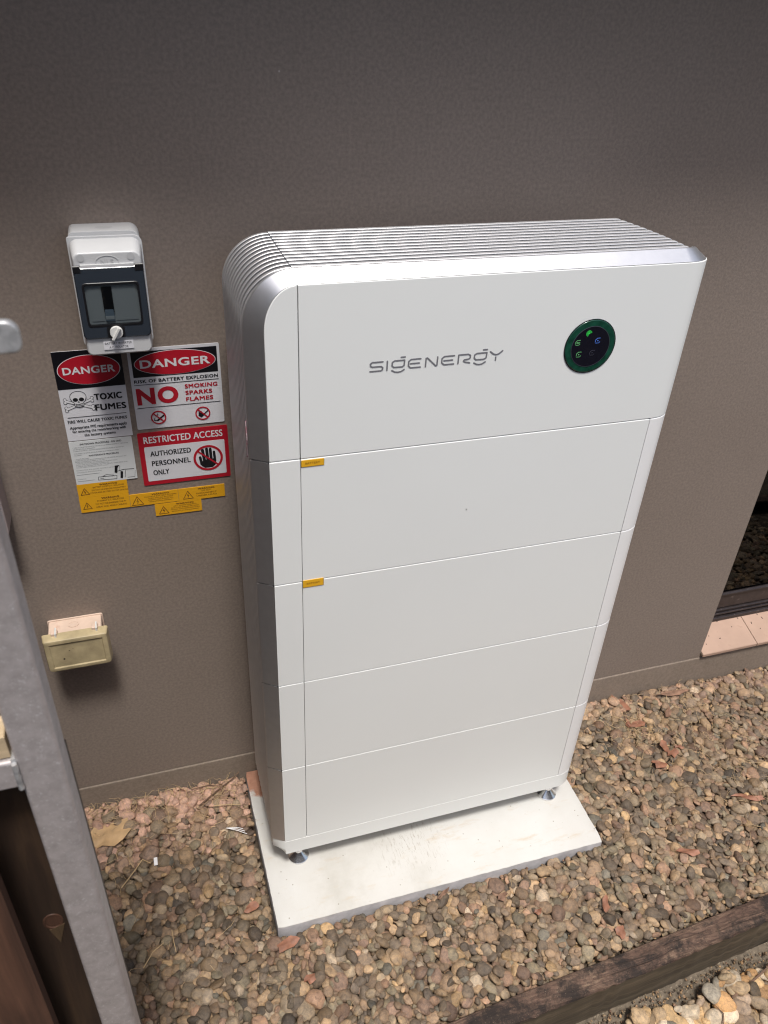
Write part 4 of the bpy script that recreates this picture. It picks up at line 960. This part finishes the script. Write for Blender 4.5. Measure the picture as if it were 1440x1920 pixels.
def fill(x0, x1, y0, y1, level, block, count, size, extra, seed):
    rs = np.random.default_rng(seed); cell = .004
    nx, ny = int((x1 - x0) / cell) + 1, int((y1 - y0) / cell) + 1
    xs = x0 + cell * np.arange(nx); ys = y0 + cell * np.arange(ny); XX, YY = np.meshgrid(xs, ys, indexing='ij')
    lev = level(XX, YY); H = lev - .034; bad = block(XX, YY); H[bad] = 1e3
    out = []
    for i in range(count):
        best = None; frac = i / count
        for _ in range(7):
            a, b_ = rs.integers(0, nx), rs.integers(0, ny)
            d = H[a, b_] - lev[a, b_]
            if best is None or d < best[0]: best = (d, a, b_)
        d, a, b_ = best
        if d > .4: continue
        if d > -.004 and frac > .5 and rs.random() < .8: continue
        L = float(np.clip(rs.lognormal(math.log(size), .30), size * .45, size * 1.75)) * (1.0 if frac < .93 else .62)
        sh = rs.integers(0, NSH); _, _, sb_, sc_ = shapes[sh]
        th = rs.uniform(0, math.pi); tx, ty = rs.normal(0, .30, 2)
        hw = int(L / cell) + 1
        ia, ib, ja, jb_ = max(0, a - hw), min(nx, a + hw + 1), max(0, b_ - hw), min(ny, b_ + hw + 1)
        dx = XX[ia:ib, ja:jb_] - xs[a]; dy = YY[ia:ib, ja:jb_] - ys[b_]
        u = (dx * math.cos(th) + dy * math.sin(th)) / L; v_ = (-dx * math.sin(th) + dy * math.cos(th)) / (L * sb_)
        r2 = u * u + v_ * v_; m = r2 < .72
        if not m.any(): continue
        Hs = H[ia:ib, ja:jb_]
        if (Hs[m] > 100).any(): continue
        base = np.percentile(Hs[m], 62); zc = base + L * sc_ * .62
        top = zc + L * sc_ - lev[a, b_]
        if top > .012 + .006 * rs.random(): zc -= min(top - .012, L * sc_ * .7)
        m2 = r2 < 1; Hs[m2] = np.maximum(Hs[m2], zc + L * sc_ * np.sqrt(1 - r2[m2]) * .92)
        rot = Matrix.Rotation(th, 3, 'Z') @ Matrix.Rotation(tx, 3, 'X') @ Matrix.Rotation(ty, 3, 'Y')
        out.append((xs[a], ys[b_], zc, L, sh, np.array(rot), rs.choice(len(PAL), p=PW), float(np.clip(rs.normal(1, .27), .45, 1.75)), extra(xs[a], ys[b_], rs)))
    return out
gzv = np.vectorize(gz)
def lev1(X, Y_): return gzv(X, Y_)
def blk1(X, Y_): return ((X > SX0 - .002) & (X < SX1 + .003) & (Y_ > SY0 - .002)) | (Y_ > -.006) | (Y_ < SL(X) + .004)
def pinkness(x, y, rs):
    if x < -.02 and y > -.10 + .045 * rs.normal(): return (.55 + .4 * rs.random()) if rs.random() < .82 else .1
    if x > .8 and y > -.07 + .03 * rs.normal(): return .35 * rs.random()
    if x < -.02 and y > -.2: return .3 * rs.random()
    return .0
P1 = fill(-.95, 2.3, -.84, 0, lev1, blk1, 34000, .0137, pinkness, 5)
def lev2(X, Y_): return LZ + .055 * np.clip(1 + (Y_ - SL(X) + .052) / .13, 0, 1) ** 1.3
def blk2(X, Y_): return Y_ > SL(X) - .056 - .036 - .014 * np.sin(X * 23)
P2 = fill(.45, 2.2, -1.30, -.80, lev2, blk2, 5200, .0235, lambda x, y, r: -1.0, 9)
warm = np.array([(.42, .27, .12), (.38, .28, .16), (.32, .22, .12), (.42, .34, .24), (.22, .16, .10), (.46, .25, .09), (.35, .25, .17), (.25, .22, .17)])
def colour(p, rs):
    c = PAL[p[6]].copy() * p[7]
    e = p[8]
    if e < 0: c = warm[p[6] % 8] * p[7]
    elif e > 0: c = c * (1 - e) + np.array((.50, .29, .215)) * e * (.85 + .3 * rs.random())
    # gate-side pebbles darkened: shade of the gate put into their colour
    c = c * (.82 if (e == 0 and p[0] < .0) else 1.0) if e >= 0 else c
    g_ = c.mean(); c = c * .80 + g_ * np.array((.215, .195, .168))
    return np.clip(c, .01, .8)
rsx = np.random.default_rng(3)
def build(P, n_single, name_bed, label, parent):
    info = []
    for i, p in enumerate(P):
        u, v_, d = screen((p[0], p[1], p[2])); vis = 0 < u < 1440 and 0 < v_ < 1920 and d > 0
        # hidden by the cabinet, the gate post, or buried
        top = p[2] + p[3] * shapes[p[4]][3] * .8 - (gz(p[0], p[1]) if p[1] > SL(p[0]) else LZ)
        post = u < 100 + (v_ - 1350) * .285
        info.append((p[3] / max(d, .3) * (1 if vis and top > -.001 and not post else 0), i))
    info.sort(reverse=True); single = set(i for s, i in info[:n_single] if s > 0)
    V, F, Cc, off = [], [], [], 0
    meshes = {}
    for i, p in enumerate(P):
        col = colour(p, rsx)
        if i in single:
            if p[4] not in meshes:
                me = bpy.data.meshes.new('pebble'); me.from_pydata(shapes[p[4]][1].tolist(), [], F3.tolist())
                me.polygons.foreach_set('use_smooth', [True] * len(me.polygons)); me.materials.append(M['peb_o']); meshes[p[4]] = me
            o = bpy.data.objects.new('pebble', meshes[p[4]]); C.objects.link(o)
            o.parent = parent; r4 = Matrix(p[5].tolist()).to_4x4()
            o.matrix_local = Matrix.Translation(Vector((p[0], p[1], p[2])) - Vector(org[parent.name])) @ r4 @ Matrix.Scale(p[3], 4)
            o.color = (*col, 1); continue
        s = shapes[p[4]]; big = p[3] > .0115 and p[2] > (LZ if p[1] < SL(p[0]) else -.03)
        base, ff = (s[1], F3) if big else (s[0], F2)
        v_ = (base * p[3]) @ p[5].T + np.array(p[:3]); V.append(v_); F.append(ff + off); off += len(v_)
        Cc.append(np.tile(np.array([*col, 1.0]), (len(v_), 1)))
    V = np.concatenate(V); F = np.concatenate(F); Cc = np.concatenate(Cc); o0 = np.array(org[parent.name])
    me = bpy.data.meshes.new(name_bed); me.vertices.add(len(V)); me.vertices.foreach_set('co', (V - o0).ravel())
    me.loops.add(F.size); me.loops.foreach_set('vertex_index', F.ravel().astype(np.int32)); me.polygons.add(len(F))
    me.polygons.foreach_set('loop_start', np.arange(0, F.size, 3, dtype=np.int32))
    me.polygons.foreach_set('use_smooth', np.ones(len(F), dtype=bool)); me.update(calc_edges=True)
    at = me.color_attributes.new('col', 'FLOAT_COLOR', 'POINT'); at.data.foreach_set('color', Cc.ravel())
    me.materials.append(M['peb']); ob = bpy.data.objects.new(name_bed, me); C.objects.link(ob); ob.parent = parent; ob['kind'] = 'stuff'; ob['label'] = label
    print(name_bed, len(P), 'pebbles', len(F), 'tris', len(single), 'single')
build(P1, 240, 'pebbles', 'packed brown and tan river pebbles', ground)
build(P2, 60, 'pebbles', 'large warm coloured pebbles', low)

# grit: small chips lying between the pebbles
def grit(n, x0, x1, y0, y1, ok, zf, parent, seed):
    rs = np.random.default_rng(seed); I1, F1 = ico(1); V, F, Cc = [], [], []; off = 0
    for i in range(n):
        x, y = rs.uniform(x0, x1), rs.uniform(y0, y1)
        if not ok(x, y): continue
        L = rs.uniform(.0018, .0052); v_ = I1 * (L * rs.uniform(.55, 1, 3)) * rs.uniform(.75, 1.2, (len(I1), 1)); r_ = np.array(Matrix.Rotation(rs.uniform(0, 6), 3, Vector(rs.normal(size=3))))
        v_ = v_ @ r_.T + np.array((x, y, zf(x, y) + rs.uniform(-.022, .001))); V.append(v_); F.append(F1 + off); off += len(v_)
        c = PAL[rs.choice(len(PAL), p=PW)] * rs.uniform(.6, 1.35); e = pinkness(x, y, rs)
        if parent is ground and e > 0: c = c * (1 - e) + np.array((.50, .29, .215)) * e
        Cc.append(np.tile(np.array([*c, 1.0]), (len(v_), 1)))
    V = np.concatenate(V) - np.array(org[parent.name]); F = np.concatenate(F); Cc = np.concatenate(Cc)
    me = bpy.data.meshes.new('grit'); me.from_pydata(V.tolist(), [], F.tolist()); at = me.color_attributes.new('col', 'FLOAT_COLOR', 'POINT'); at.data.foreach_set('color', Cc.ravel())
    me.materials.append(M['peb']); ob = bpy.data.objects.new('grit', me); C.objects.link(ob); ob.parent = parent; ob['kind'] = 'stuff'; ob['label'] = 'fine stone chips between the pebbles'
grit(16000, -.55, 2.0, -.80, -.004, lambda x, y: y > SL(x) + .006 and not (SX0 - .003 < x < SX1 + .003 and y > SY0 - .003), lambda x, y: gz(x, y) + .006, ground, 21)
grit(7000, .4, 2.0, -1.05, -.78, lambda x, y: y < SL(x) - .058, lambda x, y: LZ - .03 + .055 * max(0, 1 + (y - SL(x) + .052) / .13) ** 1.3 + .0035 + (.022 if y < SL(x) - .12 else 0) + .018, low, 22)

# ================================================================== LITTER
def surf(x, y): return (gz(x, y) if y > SL(x) else LZ) + .016
def leaf(pts, z, mat, name, label, cat, group, curl=.004):
    cx = sum(p[0] for p in pts) / len(pts); cy = sum(p[1] for p in pts) / len(pts)
    n = len(pts); V = []
    for lay, dz in ((0, 0), (1, -.0008)):
        for rr in (0, .5, 1):
            if rr == 0: V.append((cx, cy, z + dz + .0)); continue
            for i, p in enumerate(pts): V.append((cx + (p[0] - cx) * rr, cy + (p[1] - cy) * rr, z + dz + curl * (rr ** 2) * math.sin(i * 2.3 + cx * 90) + .0015 * math.cos(i * 1.1)))
    F = []; m = 1 + 2 * n
    for lay in (0, 1):
        o = lay * m
        for i in range(n):
            k = (i + 1) % n; F.append((o, o + 1 + i, o + 1 + k)); F.append((o + 1 + i, o + 1 + n + i, o + 1 + n + k, o + 1 + k))
    for i in range(n): k = (i + 1) % n; F.append((1 + n + i, 1 + n + k, m + 1 + n + k, m + 1 + n + i))
    return tag(add(name, V, F, mat, smooth=60), label, cat, group)
def blob(cx, cy, a, b, ang, n=11, jag=.25, sd=0):
    r = random.Random(sd); o = []
    for i in range(n):
        t = 2 * math.pi * i / n; k = 1 + r.uniform(-jag, jag); x, y = a * math.cos(t) * k, b * math.sin(t) * k
        o.append((cx + x * math.cos(ang) - y * math.sin(ang), cy + x * math.sin(ang) + y * math.cos(ang)))
    return o
GL = 'dry leaves and bark flakes fallen on the pebbles'
leaf(blob(-.430, -.105, .062, .036, .25, 13, .2, 1), surf(-.43, -.105) + .004, 'leaf_tan', 'dry_leaf', 'large tan dry leaf beside the gate post', 'leaf', GL, .008)
LV = [(1.140, -.050, .034, .013, 1.9, 'leaf_red', 'reddish bark strip against the wall right of the cabinet'),
      (1.146, -.138, .030, .012, -.15, 'leaf_red', 'red leaf folded on pebbles right of the cabinet, upper of the group'),
      (1.118, -.128, .017, .008, 1.3, 'leaf_red', 'small red leaf tip beside the folded red leaf'),
      (1.180, -.236, .020, .012, 1.2, 'leaf_red', 'red leaf shard in the middle of the right gravel'),
      (1.190, -.262, .019, .014, .2, 'leaf_red', 'brown red leaf below the red shard on right gravel'),
      (1.125, -.290, .022, .013, -.6, 'leaf_red', 'triangular red leaf left of the brown red leaf'),
      (1.225, -.246, .013, .008, -.5, 'leaf_red', 'small dark red chip among right gravel'),
      (1.330, -.050, .060, .010, -.1, 'bark', 'long brown bark strip near the wall below the sill'),
      (.748, -.700, .019, .013, 1.2, 'leaf_red', 'red brown leaf resting by the sleeper'),
      (.748, -.628, .026, .008, 1.0, 'leaf_red', 'thin rusty leaf between the slab and sleeper'),
      (.575, -.598, .011, .007, .3, 'leaf_red', 'small bright red leaf in front of the slab'),
      (.505, -.540, .018, .009, .6, 'bark', 'brown bark chip just in front of the slab'),
      (1.320, -.455, .050, .009, -.35, 'leaf_red', 'long red bark strip at the right picture edge'),
      (1.040, -.560, .028, .010, -.4, 'leaf_red', 'orange brown leaf in the gravel right of the slab corner'),
      (-.030, -.508, .028, .013, .2, 'leaf_red', 'dark red leaf against the slab front left corner'),
      (-.100, -.398, .018, .010, .4, 'leaf_red', 'flat orange leaf left of the slab'),
      (.000, -.600, .013, .010, .1, 'leaf_red', 'small red chip in the gravel below the slab left corner'),
      (1.27, -.12, .022, .009, .9, 'bark', 'curled bark piece in the gravel near the sill corner'),
      (.365, -.492, .022, .006, .5, 'bark', 'dark bark sliver leaning on the slab front edge')]
for i, (x, y, a, b, an, mt, lb_) in enumerate(LV):
    leaf(blob(x, y, a, b, an, 10, .28, i + 20), surf(x, y) + (.009 if i % 2 else .006), mt, 'bark_strip' if mt == 'bark' else 'dry_leaf', lb_, 'bark' if mt == 'bark' else 'leaf', GL, .004)
tag(add('white_feather', *join(*[tube([(-.128, -.166, .026), (-.100, -.182 + .004 * k, .027 + .001 * k), (-.078 - .004 * k, -.196 + .009 * k, .024)], .0009, 5) for k in range(3)]), 'paper_scrap'), 'split white plastic strip on gravel left of slab', 'plastic strip')
tag(add('paper_scrap', *box(-.318, -.309, -.222, -.200, .021, .0225), 'paper_scrap'), 'small white paper scrap on the left gravel', 'scrap')
# straws and twigs: one mass of litter
V, F = [], []
def straw(x, y, L, an, r, bend=.2, lift=.004):
    P = []
    for i in range(5):
        t = i / 4 - .5; a = an + bend * t
        px, py = x + L * t * math.cos(a), y + L * t * math.sin(a)
        P.append((px, min(py, -.004), surf(px, py) + lift + .003 * math.sin(i * 2 + x * 50)))
    v, f = tube(P, r, 4, .5); o = len(V); V.extend(v); F.extend([tuple(q + o for q in g_) for g_ in f])
r2 = random.Random(31)
for i in range(760):
    z_ = r2.random()
    if z_ < .30: x, y = r2.uniform(-.48, -.06), -abs(r2.gauss(0, .07)) - .006
    elif z_ < .72: x, y = r2.gauss(1.36, .18), r2.gauss(-.22, .15)
    elif z_ < .85: x, y = r2.gauss(1.13, .05), r2.gauss(-.15, .04)
    else: x, y = r2.uniform(-.48, 1.6), r2.uniform(-.72, -.05)
    if SX0 - .03 < x < SX1 + .03 and y > SY0 - .03: continue
    if y < SL(x) + .02 or y > -.004: continue
    straw(x, y, r2.uniform(.012, .055), r2.uniform(0, 3.14), r2.uniform(.0004, .0009), r2.uniform(-1, 1), r2.uniform(-.001, .008))
tag(add('dry_straw', V, F, 'straw'), 'thin dry straws scattered over the pebbles', 'straw', kind='stuff')
def twig(path, r, label, mt='twig'):
    tag(add('twig', *tube(path, r, 6, .6), mt), label, 'twig', 'twigs lying on the pebbles')
twig([(-.19, -.085, .034), (-.14, -.055, .040), (-.095, -.030, .042), (-.070, -.012, .046)], .0022, 'dark twig leaning to the wall just left of cabinet')
twig([(-.205, -.032, .040), (-.155, -.030, .041), (-.120, -.040, .036)], .0016, 'short twig lying along the wall base left of cabinet')
twig([(-.150, -.095, .034), (-.115, -.100, .033), (-.080, -.108, .032)], .0015, 'pale straw stalk pointing at the slab', 'straw')
twig([(-.40, -.260, .020), (-.365, -.225, .026), (-.345, -.200, .027), (-.325, -.215, .024)], .0018, 'forked pale twig near the gate post, on dark gravel', 'straw')
twig([(-.36, -.470, .018), (-.335, -.440, .022), (-.31, -.425, .020)], .0016, 'thin straw pair lower on the left gravel', 'straw')
twig([(-.290, -.400, .020), (-.288, -.430, .022), (-.285, -.455, .020)], .0012, 'upright thin straw on the left gravel', 'straw')
twig([(.70, -.905, -.142), (.80, -.925, -.136), (.90, -.945, -.134), (1.00, -.952, -.138)], .0035, 'long curved twig over the lower pebbles')
twig([(1.00, -.86, -.125), (1.10, -.835, -.118), (1.22, -.80, -.105), (1.35, -.775, -.10)], .0030, 'thin root along the soil under the sleeper')
twig([(.93, -.92, -.130), (.955, -.885, -.122), (.945, -.855, -.124)], .0018, 'short thin stalk crossing the lower pebbles')
print('objects', len(bpy.data.objects))
